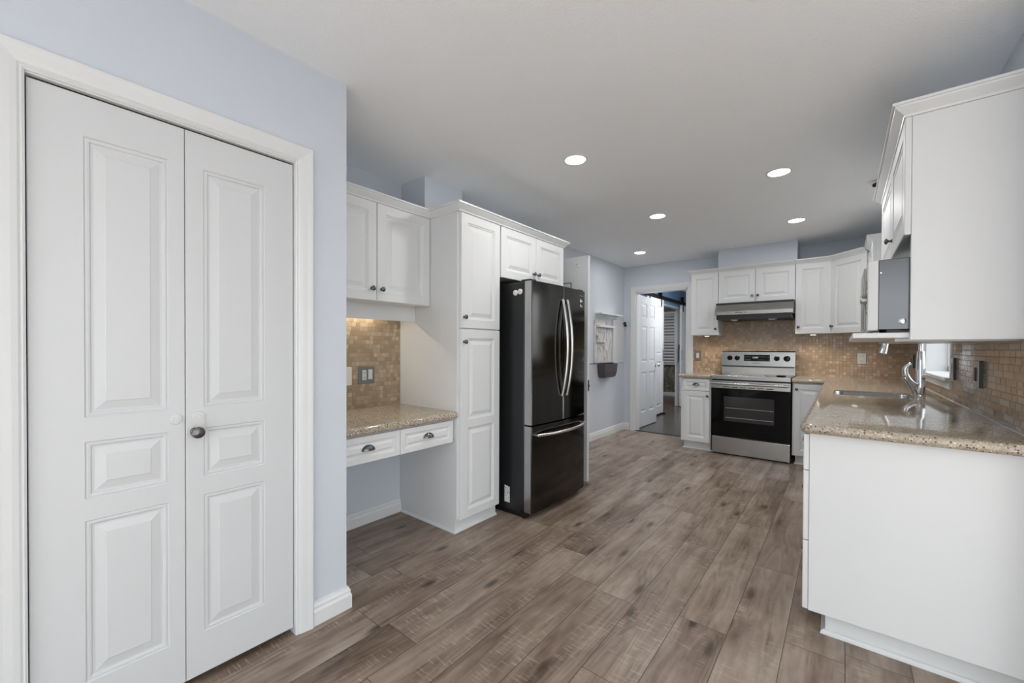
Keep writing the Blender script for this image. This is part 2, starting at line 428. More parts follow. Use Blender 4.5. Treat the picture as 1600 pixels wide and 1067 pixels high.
def pull(me, parent, pos, N, name=None):
    """attach a copy of a knob or cup pull: local z along N, local y up"""
    N = V3(N).normalized(); up = Vector((0, 0, 1)); x = up.cross(N).normalized()
    o = bpy.data.objects.new(name or me.name, me); COL.objects.link(o); o.parent = parent
    p = V3(pos)-V3(parent['base'])
    o.matrix_local = Matrix(((x.x, up.x, N.x, p.x), (x.y, up.y, N.y, p.y), (x.z, up.z, N.z, p.z), (0, 0, 0, 1)))
    return o

def leaf(root, name, P, U, N, w, h, frame=.058, t=.020, prof=CAB, mat='white_cabinet', panels=None, knob=None, cup=False):
    """cabinet door or drawer front as a part of root, with its pull as a sub-part"""
    bm = new(); W = (0, 0, 1); fr = frame
    slab(bm, P, U, W, N, w, h, t, panels or [(fr, w-fr, fr, h-fr)], prof)
    d = obj(name, bm, mat, root)
    U, N, P = V3(U), V3(N), V3(P)
    if knob: pull(KNOB, d, P+U*knob[0]+Vector((0, 0, knob[1]))+N*t, N)
    if cup: pull(CUP, d, P+U*(w/2)+Vector((0, 0, h/2))+N*(t-.002), N)
    return d

CROWN = [(0, 0), (.006, 0), (.008, .008), (.014, .014), (.026, .026), (.034, .034), (.036, .040), (.043, .040), (.043, .050), (0, .050)]
BASE = [(0, 0), (.018, 0), (.018, .060), (.013, .072), (.014, .082), (.008, .094), (.008, .098), (0, .100)]
SHOE = [(0, 0), (.014, 0), (.013, .007), (.008, .013), (0, .015)]
CASING = [(0, 0), (0, .010), (.006, .014), (.010, .011), (.016, .016), (.030, .019), (.050, .021), (.066, .024), (.074, .024), (.080, .018), (.080, 0)]

# ================================================================== STRUCTURE
CEIL = 2.43
XL, XF, XR, YB = -1.80, -2.57, .525, 5.86       # closet wall, far side wall, sink wall, range wall
b = new(); prism(b, [(XF-.1, -3.1), (3.1, -3.1), (3.1, 2.17), (XR+.17, 2.17), (XR+.17, YB), (XF-.1, YB)], XY, -.06, 0); struct('floor', b, 'wood_floor', 'grey-brown wood plank floor running through the kitchen', 'floor')
b = new(); prism(b, [(XF-.1, -3.1), (3.1, -3.1), (3.1, 2.17), (XR+.17, 2.17), (XR+.17, YB+.12), (XF-.1, YB+.12)], XY, CEIL, CEIL+.08); struct('ceiling', b, 'ceiling_paint', 'white textured kitchen ceiling', 'ceiling')
# closet wall with its opening, and the return at the desk alcove
b = new(); t = .10
box(b, XL-t, XL, -3.1, .028, 0, CEIL); box(b, XL-t, XL, .777, 1.0, 0, CEIL); box(b, XL-t, XL, .028, .777, 2.000, CEIL)
box(b, XF, XL-t, .90, 1.0, 0, CEIL)
struct('wall_left', b, 'wall_paint', 'pale blue wall around the white folding closet doors', 'wall')
# far side wall (desk alcove, fridge, organizer) with a doorway behind the open door
b = new(); box(b, XF-.1, XF, -3.1, 3.335, 0, CEIL); box(b, XF-.1, XF, 4.115, YB, 0, CEIL); box(b, XF-.1, XF, 3.335, 4.115, 2.06, CEIL)
struct('wall_alcove', b, 'wall_paint', 'pale blue wall behind the desk, fridge and hanging organizer', 'wall')
b = new(); box(b, XF-.9, XF-.1, 3.2, 3.335, 0, CEIL); box(b, XF-.9, XF-.1, 4.115, 4.25, 0, CEIL); box(b, XF-1.0, XF-.9, 3.2, 4.25, 0, CEIL); box(b, XF-.9, XF-.1, 3.335, 4.115, 2.3, 2.4); box(b, XF-.9, XF-.1, 3.335, 4.115, -.06, 0)
struct('wall_pantry', b, 'wall_paint', 'small closet space behind the open white door', 'wall')
# range wall with the hall doorway
DX0, DX1, DZ = -2.385, -1.660, 2.045
b = new(); box(b, XF-.1, DX0, YB, YB+.12, 0, CEIL); box(b, DX1, XR+.2, YB, YB+.12, 0, CEIL); box(b, DX0, DX1, YB, YB+.12, DZ, CEIL)
struct('wall_back', b, 'wall_paint', 'pale blue wall with the hall doorway, above the range', 'wall')
# sink wall with its window
WY0, WY1, WZ0, WZ1 = 3.68, 4.72, 1.035, 2.09
b = new(); box(b, XR, XR+.17, 2.05, WY0, 0, CEIL); box(b, XR, XR+.17, WY1, YB, 0, CEIL); box(b, XR, XR+.17, WY0, WY1, 0, WZ0); box(b, XR, XR+.17, WY0, WY1, WZ1, CEIL)
struct('wall_right', b, 'wall_paint', 'pale blue wall with the kitchen window over the sink', 'wall')
b = new(); box(b, XR+.17, 3.1, 2.05, 2.17, 0, CEIL); struct('wall_nook', b, 'wall_paint', 'pale blue wall of the nook beside the kitchen', 'wall')
b = new(); box(b, 3.0, 3.1, -3.1, -2.0, 0, CEIL); box(b, 3.0, 3.1, 1.4, 2.05, 0, CEIL); box(b, 3.0, 3.1, -2.0, 1.4, 2.25, CEIL); box(b, 3.0, 3.1, -2.0, 1.4, 0, .15)
struct('wall_patio', b, 'wall_paint', 'pale blue nook wall with the wide patio opening', 'wall')
b = new(); box(b, XF, -1.05, -3.1, -3.0, 0, CEIL); box(b, 2.55, 3.0, -3.1, -3.0, 0, CEIL); box(b, -1.05, 2.55, -3.1, -3.0, 2.25, CEIL); box(b, -1.05, 2.55, -3.1, -3.0, 0, .15)
struct('wall_front', b, 'wall_paint', 'pale blue nook wall with the long window opening', 'wall')
b = new(); box(b, XF, -2.30, 1.862, 2.228, 2.158, CEIL); struct('wall_soffit_alcove', b, 'wall_paint', 'pale blue boxed duct above the tall pantry cabinet', 'soffit')
b = new(); box(b, -1.205, -.402, 5.53, YB, 2.20, CEIL); struct('wall_soffit_back', b, 'wall_paint', 'pale blue boxed duct above the range hood cabinet', 'soffit')

# baseboards
b = new(); sweep(b, [(XL, .841), (XL, 1.0), (XF, 1.0)][::-1], BASE, XY); struct('baseboard_left', b, 'white_trim', 'white baseboard beside the folding closet doors', 'baseboard')
b = new(); sweep(b, [(XL, -3.0), (XL, -.045)][::-1], BASE, XY); struct('baseboard_front', b, 'white_trim', 'white baseboard before the folding closet doors', 'baseboard')
b = new(); sweep(b, [(XF, 1.0), (XF, 1.85)][::-1], [(s*1.2, h) for s, h in BASE], XY); struct('baseboard_desk', b, 'white_trim', 'white baseboard in the knee space under the desk', 'baseboard')
b = new(); sweep(b, [(XF, 4.2), (XF, YB), (DX0-.083, YB)][::-1], BASE, XY); struct('baseboard_alcove', b, 'white_trim', 'white baseboard below the hanging wall organizer', 'baseboard')

# ------------------------------------------------------------------ closet: casing, jamb, folding doors
yz = lambda a, c, d: Vector((XL+d, a, c))
b = new(); sweep(b, [(.768, 0), (.768, 1.996), (.037, 1.996), (.037, 0)][::-1], [(q*.9, h) for q, h in CASING], yz)
box(b, XL-.10, XL+.004, .7675, .777, 0, 1.996); box(b, XL-.10, XL+.004, .028, .0375, 0, 1.996); box(b, XL-.10, XL+.004, .028, .777, 1.991, 2.000)
struct('trim_1', b, 'white_trim', 'white moulded casing around the folding closet doors', 'door casing')
dr = thing('door_1', (XL-.03, .40, 0), 'white two-leaf folding closet door with moulded panels', 'door', None, 'structure')
DF = XL-.006
def bifold(y0, y1, cols):
    bm = new(); w = y1-y0; z0 = .028
    slab(bm, (DF-.033, y0, z0), (0, 1, 0), (0, 0, 1), (1, 0, 0), w, 1.984-z0, .033, [(cols[0]-y0, cols[1]-y0, a-z0, c-z0) for a, c in ((.180, .681), (.748, .925), (1.0, 1.861))], MOLD, .002)
    return obj('door_leaf', bm, 'white_door', dr)
l1 = bifold(.0400, .3990, (.152, .354)); l2 = bifold(.4010, .7645, (.453, .656))
b = new(); lathe(b, [(.018, 0), (.018, .004), (.016, .006), (.010, .006), (.0095, .009), (.002, .0095)], (DF, .374, .966), (1, 0, 0), 24); obj('lock_button', b, 'white_plastic', l1, True)
b = new(); lathe(b, [(.016, 0), (.015, .004), (.008, .008), (.008, .020), (.017, .028), (.0205, .034), (.019, .041), (.008, .046), (.001, .0465)], (DF, .4285, .915), (1, 0, 0), 24); k = obj('knob', b, 'pewter', l2, True); k['label'] = 'dark metal knob'
b = new(); lathe(b, [(.020, 0), (.020, .004), (.018, .006), (.010, .006), (.0095, .010), (.002, .0105)], (DF, .438, .967), (1, 0, 0), 24)
prism(b, [(.422, .966), (.455, .966), (.452, .93), (.462, .905), (.452, .892), (.430, .890), (.424, .915), (.428, .94)], lambda a, c, d: Vector((DF+d, a, c)), 0, .007)
obj('child_lock', b, 'white_plastic', l2)
b = new(); box(b, XL-.045, XL-.015, .045, .76, 1.9845, 1.9905); tag(obj('door_track', b, 'dark_gap'), 'dark sliding track above the folding closet doors', 'door track', None, 'structure')

# ================================================================== DESK ALCOVE
XU, XD, XT = -2.223, -1.963, -1.934       # faces: wall cabinet door, desk drawer, tall cabinet door
YT = 1.85
c1 = thing('upper_cabinet', (-2.4, 1.43, 1.50), 'white two-door wall cabinet above the desk counter', 'cabinet')
b = new(); box(b, XF, XU-.021, 1.003, YT-.002, 1.502, 2.105); obj('body', b, 'white_cabinet', c1)
leaf(c1, 'door', (XU-.020, 1.022, 1.504), (0, 1, 0), (1, 0, 0), .410, .600, knob=(.375, .072))
leaf(c1, 'door', (XU-.020, 1.436, 1.504), (0, 1, 0), (1, 0, 0), .410, .600, knob=(.028, .072))
b = new(); sweep(b, [(XU-.003, YT-.002), (XU-.003, 1.003)], CROWN, lambda a, c, d: Vector((a, c, 2.105+d))); obj('crown_molding', b, 'white_trim', c1)
b = new(); box(b, -2.405, -2.390, 1.003, YT-.002, 1.402, 1.502); obj('light_valance', b, 'white_cabinet', c1)
c1l = thing('under_cabinet_light', (-2.53, 1.35, 1.497), 'slim lit strip light under the desk wall cabinet', 'lamp')
b = new(); box(b, -2.545, -2.515, 1.06, 1.66, 1.486, 1.5015); obj('housing', b, 'white_plastic', c1l)
b = new(); box(b, -2.542, -2.518, 1.07, 1.65, 1.482, 1.486); obj('diffuser', b, 'warm_lens', c1l)
lamp('desk_strip_light', 'AREA', (-2.53, 1.36, 1.478), 1.3, (1, .90, .74), .02, (0, 0, 0), .56)

c2 = thing('desk_drawer_unit', (-2.25, 1.42, .605), 'white two-drawer unit hung under the desk counter', 'drawer unit')
b = new(); box(b, XF, XD-.021, 1.003, YT-.004, .625, .756); obj('body', b, 'white_cabinet', c2)
leaf(c2, 'drawer', (XD-.020, 1.012, .605), (0, 1, 0), (1, 0, 0), .405, .143, .030, prof=DRW, cup=True)
leaf(c2, 'drawer', (XD-.020, 1.420, .605), (0, 1, 0), (1, 0, 0), .405, .143, .030, prof=DRW, cup=True)
def counter_profile(x0, x1, z0, z1, r=.017, n=6):
    """cross-section from back x0 to rounded nose x1"""
    p = [(x0, z0), (x1-r, z0)]+[(x1-r+r*math.cos(-math.pi/2+math.pi/2*i/n), z0+r+r*math.sin(-math.pi/2+math.pi/2*i/n)) for i in range(1, n+1)]
    return p+[(x1-r+r*math.cos(math.pi/2*i/n), z1-r+r*math.sin(math.pi/2*i/n)) for i in range(1, n+1)]+[(x0, z1)]
b = new(); prism(b, counter_profile(XF, -1.945, .757, .801), lambda a, c, d: Vector((a, d, c)), 1.002, YT-.001)
tag(obj('desk_countertop', b, 'quartz', None, True), 'speckled tan stone counter of the desk nook', 'countertop')
b = new(); box(b, XF, XF+.006, 1.0, YT-.001, .801, 1.50); struct('wall_desk_tile', b, 'desk_tile', 'tan mosaic tile backsplash behind the desk counter', 'backsplash')
o1 = thing('wall_outlet', (XF+.006, 1.567, 1.028), 'grey double plate with white outlet and switch above the desk', 'outlet')
b = new(); box(b, XF+.006, XF+.018, 1.507, 1.628, .968, 1.087, .002); obj('cover_plate', b, 'plate_grey', o1)
b = new(); box(b, XF+.018, XF+.021, 1.532, 1.563, .994, 1.062, .001)
obj('outlet_face', b, 'white_plastic', o1)
b = new()
for z in (1.046, 1.012):
    box(b, XF+.0208, XF+.0216, 1.540, 1.543, z-.005, z+.005); box(b, XF+.0208, XF+.0216, 1.552, 1.555, z-.005, z+.005); box(b, XF+.0208, XF+.0216, 1.545, 1.550, z-.012, z-.008)
obj('sockets', b, 'black', o1)
b = new(); box(b, XF+.018, XF+.022, 1.577, 1.608, .998, 1.066, .001); obj('rocker', b, 'white_plastic', o1)
b = new(); box(b, XF+.006, XF+.026, 1.385, 1.452, .965, 1.087, .003); p = plate('wall_jack', b, 'plastic_cream', 'cream wall box at the closet-wall end of the desk tile', 'wall jack')

# ================================================================== TALL PANTRY, FRIDGE CABINET
c3 = thing('pantry_cabinet', (-2.25, 2.05, 0), 'tall white pantry cabinet between desk and fridge', 'cabinet')
b = new(); box(b, XF, XT-.021, YT, 2.260, .092, 2.105, .0015, 1); obj('body', b, 'white_cabinet', c3)
b = new(); box(b, XF, -1.976, YT+.004, 2.256, 0, .092)
sweep(b, [(XF, YT+.004), (-1.976, YT+.004), (-1.976, 2.256)][::-1], SHOE, XY); obj('toe_kick', b, 'white_trim', c3)
leaf(c3, 'door', (XT-.020, 1.868, 1.348), (0, 1, 0), (1, 0, 0), .384, .755, knob=(.024, .072))
leaf(c3, 'door', (XT-.020, 1.868, .086), (0, 1, 0), (1, 0, 0), .384, 1.255, knob=(.024, 1.171), panels=[(.062, .324, .024+.03, .602), (.062, .324, .655, 1.197)])
b = new(); sweep(b, [(XT-.002, 2.260), (XT-.002, YT), (XU-.002, YT)], CROWN, lambda a, c, d: Vector((a, c, 2.105+d))); obj('crown_molding', b, 'white_trim', c3)
c4 = thing('fridge_cabinet', (-2.25, 2.69, 1.735), 'white two-door cabinet above the refrigerator', 'cabinet')
b = new(); box(b, XF, XT-.021, 2.2615, 3.118, 1.737, 2.105); obj('body', b, 'white_cabinet', c4)
leaf(c4, 'door', (XT-.020, 2.266, 1.733), (0, 1, 0), (1, 0, 0), .434, .370, knob=(.394, .075))
leaf(c4, 'door', (XT-.020, 2.704, 1.733), (0, 1, 0), (1, 0, 0), .412, .370, knob=(.020, .075))
b = new(); sweep(b, [(XF+.002, 3.118), (XT-.002, 3.118), (XT-.002, 2.2615)], CROWN, lambda a, c, d: Vector((a, c, 2.105+d))); obj('crown_molding', b, 'white_trim', c4)

# ------------------------------------------------------------------ refrigerator
FY0, FY1, FX = 2.325, 3.080, -1.700
fr = thing('refrigerator', (-2.1, 2.69, 0), 'black stainless french-door refrigerator with bottom freezer drawer', 'refrigerator')
b = new(); box(b, -2.50, -1.768, FY0, FY1, .035, 1.690, .004, 1); obj('body', b, 'fridge_side', fr)
def bowed(bm, y0, y1, z0, z1, x0, bow):
    """door with a front that bows outward across the whole fridge width"""
    n = 14; pts = [(x0, y0), (x0, y1)]
    fx = lambda y: FX+bow*(1-((y-(FY0+FY1)/2)/((FY1-FY0)/2))**2)
    e = .006
    pts += [(fx(y1)-e, y1)]+[(fx(y), y) for y in [y1-e-(y1-y0-2*e)*i/n for i in range(n+1)]]+[(fx(y0)-e, y0)]
    prism(bm, pts, lambda a, c, d: Vector((a, c, d)), z0, z1)
BOW = .022
YM = 2.710
def fdoor(y0, y1, z0, z1, name):
    b = new(); bowed(b, y0, y1, z0, z1, -1.762, BOW); o = obj(name, b, ['black_steel', 'steel_side'], fr, True)
    for p in o.data.polygons:                                    # the door's side edge is bare steel
        if abs(p.normal.y) > .9: p.material_index = 1
    return o
d1 = fdoor(FY0, YM-.002, .672, 1.694, 'door')
d2 = fdoor(YM+.002, FY1, .672, 1.694, 'door')
d3 = fdoor(FY0, FY1, .045, .660, 'freezer_drawer')
b = new(); box(b, -1.770, -1.755, FY0+.01, FY1-.01, .05, 1.68); obj('door_gasket', b, 'dark_gap', fr)
for ya, yb_ in ((FY0+.004, FY0+.075), (FY1-.075, FY1-.004)):
    b = new(); box(b, -1.80, -1.715, ya, yb_, 1.690, 1.708, .003, 1); obj('hinge_cover', b, 'black', fr)
b = new(); box(b, -2.45, -1.775, FY0+.01, FY1-.01, .0, .035); box(b, -1.79, -1.76, FY0+.0, FY0+.06, 0, .05); obj('base_grille', b, 'black', fr)
def vhandle(door, y):
    b = new(); xs = FX+BOW-.002
    ctl = [(xs+.056-.046*abs(s)**2.0, y+(.034 if y > YM else -.034)*0, 1.222+.368*s) for s in [i/10-1 for i in range(21)]]
    tube(b, ctl, .0115, 12); 
    for z in (1.585, .860): tube(b, [(xs-.02, y, z), (xs+.014, y, z)], .0105, 10)
    return obj('handle', b, 'steel_handle', door, True)
vhandle(d1, YM-.030); vhandle(d2, YM+.036)
b = new(); ctl = [(FX+.010+BOW*(1-s*s)+.050-.034*abs(s)**2.2, (FY0+FY1)/2+.335*s, .598) for s in [i/10-1 for i in range(21)]]
tube(b, ctl, .0115, 12)
for s in (-1, 1): tube(b, [(FX-.01, (FY0+FY1)/2+.333*s, .598), (FX+.028, (FY0+FY1)/2+.333*s, .598)], .0105, 10)
obj('handle', b, 'steel_handle', d3, True)
b = new(); prism(b, [(-1.945, .083), (-1.945, .205), (-1.895, .198), (-1.895, .082)], lambda a, c, d: Vector((a, d, c)), FY0-.0006, FY0+.0005); obj('rating_sticker', b, 'printed_label', fr)

def text(parent, name, s, size, org, U, W, N, mat, depth=.0006):
    cu = bpy.data.curves.new('lettering', 'FONT'); cu.body = s; cu.size = size; cu.extrude = depth; cu.align_x = 'CENTER'; cu.align_y = 'CENTER'; cu.resolution_u = 3
    tmp = bpy.data.objects.new('lettering', cu); COL.objects.link(tmp)
    dg = bpy.context.evaluated_depsgraph_get(); me = bpy.data.meshes.new_from_object(tmp.evaluated_get(dg)); bpy.data.objects.remove(tmp)
    U, W, N, org = V3(U), V3(W), V3(N), V3(org)-V3(parent['base'])
    for v in me.vertices: c = v.co.copy(); v.co = org+U*c.x+W*c.y+N*c.z
    me.materials.clear(); me.materials.append(M[mat]); o = bpy.data.objects.new(name, me); COL.objects.link(o); o.parent = parent; return o
fx = lambda y: FX+BOW*(1-((y-(FY0+FY1)/2)/((FY1-FY0)/2))**2)
U2 = Vector((fx(3.05)-fx(2.99), .06, 0)).normalized(); N2 = Vector((U2.y, -U2.x, 0))
text(d2, 'logo', 'SAMSUNG', .018, Vector((fx(3.005), 3.005, 1.650))+N2*.001, U2, (0, 0, 1), N2, 'steel_handle')
def on_front(y0, y1, z0, z1, t=.0008):
    b = new(); prism(b, [(fx(y0)-.004, y0), (fx(y1)-.004, y1), (fx(y1)+t, y1), (fx(y0)+t, y0)], lambda a, c, d: Vector((a, c, d)), z0, z1); return b
b = on_front(2.985, 3.000, 1.595, 1.625); t_ = on_front(3.004, 3.026, 1.602, 1.614); merge(b, t_); t_ = on_front(2.986, 3.000, 1.560, 1.580); merge(b, t_); t_ = on_front(3.006, 3.022, 1.560, 1.570); merge(b, t_)
obj('feature_sticker', b, 'white_plastic', d2)
for i, (x, z, l) in enumerate(((-1.846, 1.617, 'round white magnet on the fridge side, farther from its door'), (-1.804, 1.622, 'round white magnet on the fridge side, closer to its door'))):
    b = new(); lathe(b, [(.020, 0), (.0205, .004), (.019, .008), (.013, .010), (.001, .0105)], (x, FY0, z), (0, -1, 0), 24)
    tag(obj('fridge_magnet', b, 'white_magnet', None, True), l, 'magnet', 'round white magnets on the fridge side')

# ------------------------------------------------------------------ open door beside the fridge
od = thing('door_3', (-2.2, 3.30, 0), 'open white flush door standing out beside the refrigerator', 'door', None, 'structure')
b = new(); box(b, XF+.012, -1.785, 3.290, 3.326, .012, 2.052, .002, 1); dl = obj('door_leaf', b, 'white_door', od)
b = new(); box(b, -1.786, -1.7842, 3.296, 3.320, .83, .93); box(b, -1.785, -1.776, 3.302, 3.314, .87, .89); obj('latch', b, 'pewter', dl)
tb = thing('hanging_board', (-2.16, 3.28, 1.2), 'thin-framed white board hung on the open door by the fridge', 'board')
b = new(); box(b, -2.36, -1.957, 3.278, 3.288, .55, 1.815); obj('panel', b, 'white_plastic', tb)
b = new(); box(b, -2.364, -1.953, 3.274, 3.2895, 1.815, 1.822); box(b, -1.957, -1.953, 3.274, 3.2895, .55, 1.815); box(b, -2.364, -2.36, 3.274, 3.2895, .55, 1.815); box(b, -2.364, -1.953, 3.274, 3.2895, .544, .55); obj('frame', b, 'plate_grey', tb)
b = new(); box(b, -1.905, -1.88, 3.284, 3.2895, 1.955, 2.0, .002, 1); tube(b, [(-1.892, 3.285, 1.985), (-1.892, 3.272, 1.982), (-1.892, 3.268, 1.992)], .005, 8); tag(obj('adhesive_hook', b, 'white_plastic'), 'small white hook stuck high on the open door', 'hook')

# ================================================================== ORGANIZER ON THE FAR WALL
b = new(); box(b, XF, XF+.10, 4.93, 5.60, 1.672, 1.690, .002, 1); box(b, XF, XF+.012, 4.95, 5.58, 1.640, 1.672); tag(obj('ledge_shelf', b, 'white_trim'), 'narrow white ledge shelf above the hanging organizer', 'shelf')
og = thing('wall_organizer', (XF, 5.16, 1.02), 'whitewashed wooden organizer board with pocket and rail', 'organizer')
b = new(); box(b, XF, XF+.018, 4.90, 5.26, 1.02, 1.595, .002, 1); box(b, XF, XF+.010, 5.26, 5.42, 1.02, 1.52); obj('back_board', b, 'distressed_white', og)
b = new(); box(b, XF+.018, XF+.060, 4.955, 5.43, 1.500, 1.532, .002, 1); obj('rail_shelf', b, 'white_trim', og)
b = new(); box(b, XF+.018, XF+.050, 4.93, 5.17, 1.295, 1.390, .002, 1); obj('pocket', b, 'distressed_white', og)
for y, z in ((5.03, 1.43), (5.15, 1.42), (5.20, 1.36), (5.10, 1.24), (5.02, 1.20), (5.22, 1.17), (5.15, 1.08)):
    b = new(); tube(b, [(XF+.018, y, z+.02), (XF+.034, y, z+.01), (XF+.036, y, z-.03), (XF+.044, y, z-.035)], .004, 6); obj('hook', b, 'grey_stick', og)
b = new(); tube(b, [(XF+.03, 4.72, 1.012), (XF+.03, 5.44, 1.012)], .006, 8)
for y in (4.74, 5.42): tube(b, [(XF, y, 1.012), (XF+.03, y, 1.012)], .006, 8)
tag(obj('hanging_rail', b, 'black', None, True), 'thin black rail under the wall organizer', 'rail')
b = new(); ring = lambda z, s: [(XF+.012, 5.20-.205*s, z), (XF+.012, 5.20+.205*s, z), (XF+.115*s, 5.20+.195*s, z), (XF+.115*s, 5.20-.195*s, z)]
tb_ = bmesh.new(); lev = [[tb_.verts.new(p) for p in ring(z, s)] for z, s in ((1.004, 1.0), (.90, .95), (.83, .84), (.820, .74))]
lin_ = [[tb_.verts.new((XF+.012+(v.co.x-XF-.012)*.94+.002, 5.20+(v.co.y-5.20)*.97, v.co.z+.006*(k == 3))) for v in L] for k, L in enumerate(lev)]
for a, c in list(zip(lev, lev[1:]))+list(zip(lin_, lin_[1:]))+[(lev[0], lin_[0])]:
    for k in range(4): tb_.faces.new((a[k], a[(k+1) % 4], c[(k+1) % 4], c[k]))
tb_.faces.new(lev[-1]); tb_.faces.new(lin_[-1]); merge(b, tb_)
tag(obj('hanging_basket', b, 'basket'), 'dark grey fabric basket hung under the wall organizer', 'basket')
wb = thing('white_board', (XF, 5.65, 1.005), 'plain white memo board beside the hall doorway casing', 'board')
b = new(); box(b, XF, XF+.022, 5.452, 5.835, 1.008, 1.618, .003, 1); obj('panel', b, 'white_plastic', wb)
b = new(); lathe(b, [(.012, 0), (.008, .012), (.022, .02), (.022, .034), (.006, .04)], (XF+.022, 5.79, 1.588), (1, 0, 0), 14); lathe(b, [(.010, 0), (.008, .012), (.018, .02), (.018, .034), (.006, .04)], (XF+.022, 5.815, 1.556), (1, 0, 0), 14)
tag(obj('key_hook', b, 'black', None, True), 'black double hook at the corner of the memo board', 'hook')

# ================================================================== HALL DOORWAY AND WHAT LIES BEYOND
xz = lambda a, c, d: Vector((a, YB-d, c))
b = new(); sweep(b, [(DX1, 0), (DX1, DZ), (DX0, DZ), (DX0, 0)][::-1], [(s, h*.8) for s, h in CASING], xz)
box(b, DX0-.001, DX0+.016, YB-.003, YB+.123, 0, DZ); box(b, DX1-.016, DX1+.001, YB-.003, YB+.123, 0, DZ); box(b, DX0, DX1, YB-.003, YB+.123, DZ-.016, DZ+.001)
struct('trim_2', b, 'white_trim', 'white casing and jamb of the hall doorway', 'door casing')
b = new(); box(b, DX0, DX1, YB-.012, YB+.03, 0, .006); struct('trim_3', b, 'dark_gap', 'dark threshold strip at the hall doorway', 'threshold')
HX0, HX1, HY1 = -2.65, -1.45, 10.0
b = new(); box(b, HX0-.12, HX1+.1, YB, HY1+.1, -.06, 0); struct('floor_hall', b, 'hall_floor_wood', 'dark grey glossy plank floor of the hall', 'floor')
b = new(); box(b, HX0-.12, HX1+.1, YB+.12, HY1+.1, CEIL, CEIL+.08); struct('ceiling_hall', b, 'ceiling_paint', 'white ceiling of the hall', 'ceiling')
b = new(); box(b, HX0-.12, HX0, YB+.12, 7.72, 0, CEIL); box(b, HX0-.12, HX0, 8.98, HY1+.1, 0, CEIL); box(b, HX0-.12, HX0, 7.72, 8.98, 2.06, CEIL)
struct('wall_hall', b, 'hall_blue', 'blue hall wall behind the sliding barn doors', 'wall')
b = new(); box(b, HX1, HX1+.1, YB+.12, HY1+.1, 0, CEIL); box(b, HX0, HX1, HY1, HY1+.1, 0, CEIL); struct('wall_hall_far', b, 'wall_paint', 'pale wall at the end of the hall', 'wall')
b = new(); box(b, HX0-.13, HX0-.003, 7.722, 7.740, 0, 2.058); box(b, HX0-.13, HX0-.003, 8.962, 8.978, 0, 2.058); box(b, HX0-.13, HX0-.003, 7.722, 8.978, 2.044, 2.060)
struct('trim_4', b, 'white_trim', 'white jamb of the barn door opening', 'door casing')
# six-panel hall door, swung into the hall
d6 = thing('door_2', (-2.41, 6.38, 0), 'open white six-panel door in the hall doorway', 'door', None, 'structure')
b = new(); w6 = .785; z0 = .012; pn = [(a, c, v0, v1) for a, c in ((.105, .345), (.44, .68)) for v0, v1 in ((.22, .84), (.99, 1.55), (1.67, 1.90))]
slab(b, (-2.430, 5.992, z0), (0, 1, 0), (0, 0, 1), (1, 0, 0), w6, 2.008, .035, pn, MOLD, .002); dl6 = obj('door_leaf', b, 'white_door', d6)
b = new()
for s in (1, -1): lathe(b, [(.028, 0), (.026, .006), (.011, .010), (.010, .030), (.022, .040), (.028, .052), (.022, .064), (.002, .067)], (-2.395 if s > 0 else -2.430, 6.715, .945), (s, 0, 0), 18)
obj('knob', b, 'chrome', dl6, True)
for z in (.25, 1.02, 1.80):
    b = new(); box(b, -2.412, -2.398, 5.974, 5.992, z-.045, z+.045); lathe(b, [(.007, 0), (.007, .094)], (-2.394, 5.980, z-.047), (0, 0, 1), 10); obj('hinge', b, 'pewter', dl6)
# barn doors on their rail
BX = -2.600
br = thing('barn_rail', (BX-.02, 8.1, 2.14), 'black steel rail carrying the two barn doors', 'rail')
b = new(); box(b, BX-.012, BX-.004, 6.5, 9.85, 2.130, 2.188); obj('bar', b, 'matte_black', br)
for y in (6.6, 7.4, 8.3, 9.1, 9.8):
    b = new(); lathe(b, [(.012, 0), (.012, .04)], (HX0, y, 2.162), (1, 0, 0), 10); obj('standoff', b, 'black', br)
for y0, y1, l, hy in ((6.86, 7.69, 'white barn door partly hidden by the six-panel door', (6.98, 7.56)), (8.77, 9.60, 'white barn door beside the base cabinet side of the doorway', (8.87, 9.48))):
    d = thing('barn_door', (BX, (y0+y1)/2, .03), l, 'door')
    b = new(); slab(b, (BX-.035+.006, y0, .030), (0, 1, 0), (0, 0, 1), (1, 0, 0), y1-y0, 2.082, .035, [(.11, y1-y0-.11, .14, .95), (.11, y1-y0-.11, 1.08, 1.95)], CAB, .002); obj('panel', b, 'white_door', d)
    for y in hy:
        b = new(); box(b, BX+.006, BX+.012, y-.02, y+.02, 1.98, 2.19); lathe(b, [(.046, 0), (.052, .006), (.052, .030), (.046, .036)], (BX-.026, y, 2.240), (1, 0, 0), 20); box(b, BX+.002, BX+.012, y-.022, y+.022, 2.17, 2.245); obj('roller_hanger', b, 'matte_black', d)
    ys = y1-.03 if y0 < 8 else y0+.03
    b = new(); box(b, BX+.006, BX+.0085, ys-.012, ys+.012, .98, 1.20); obj('flush_pull', b, 'black', d)
    if y0 > 8:
        b = new(); tube(b, [(BX-.062, ys+.03, .93), (BX-.062, ys+.03, 1.30)], .011, 10); tube(b, [(BX-.028, ys+.03, 1.0), (BX-.062, ys+.03, 1.0)], .008, 8); tube(b, [(BX-.028, ys+.03, 1.23), (BX-.062, ys+.03, 1.23)], .008, 8); obj('bar_handle', b, 'black', d)
b = new(); box(b, BX-.04, BX+.05, 7.66, 7.70, 0, .024); tag(obj('floor_guide', b, 'black'), 'small black floor guide under the barn door end', 'door guide')
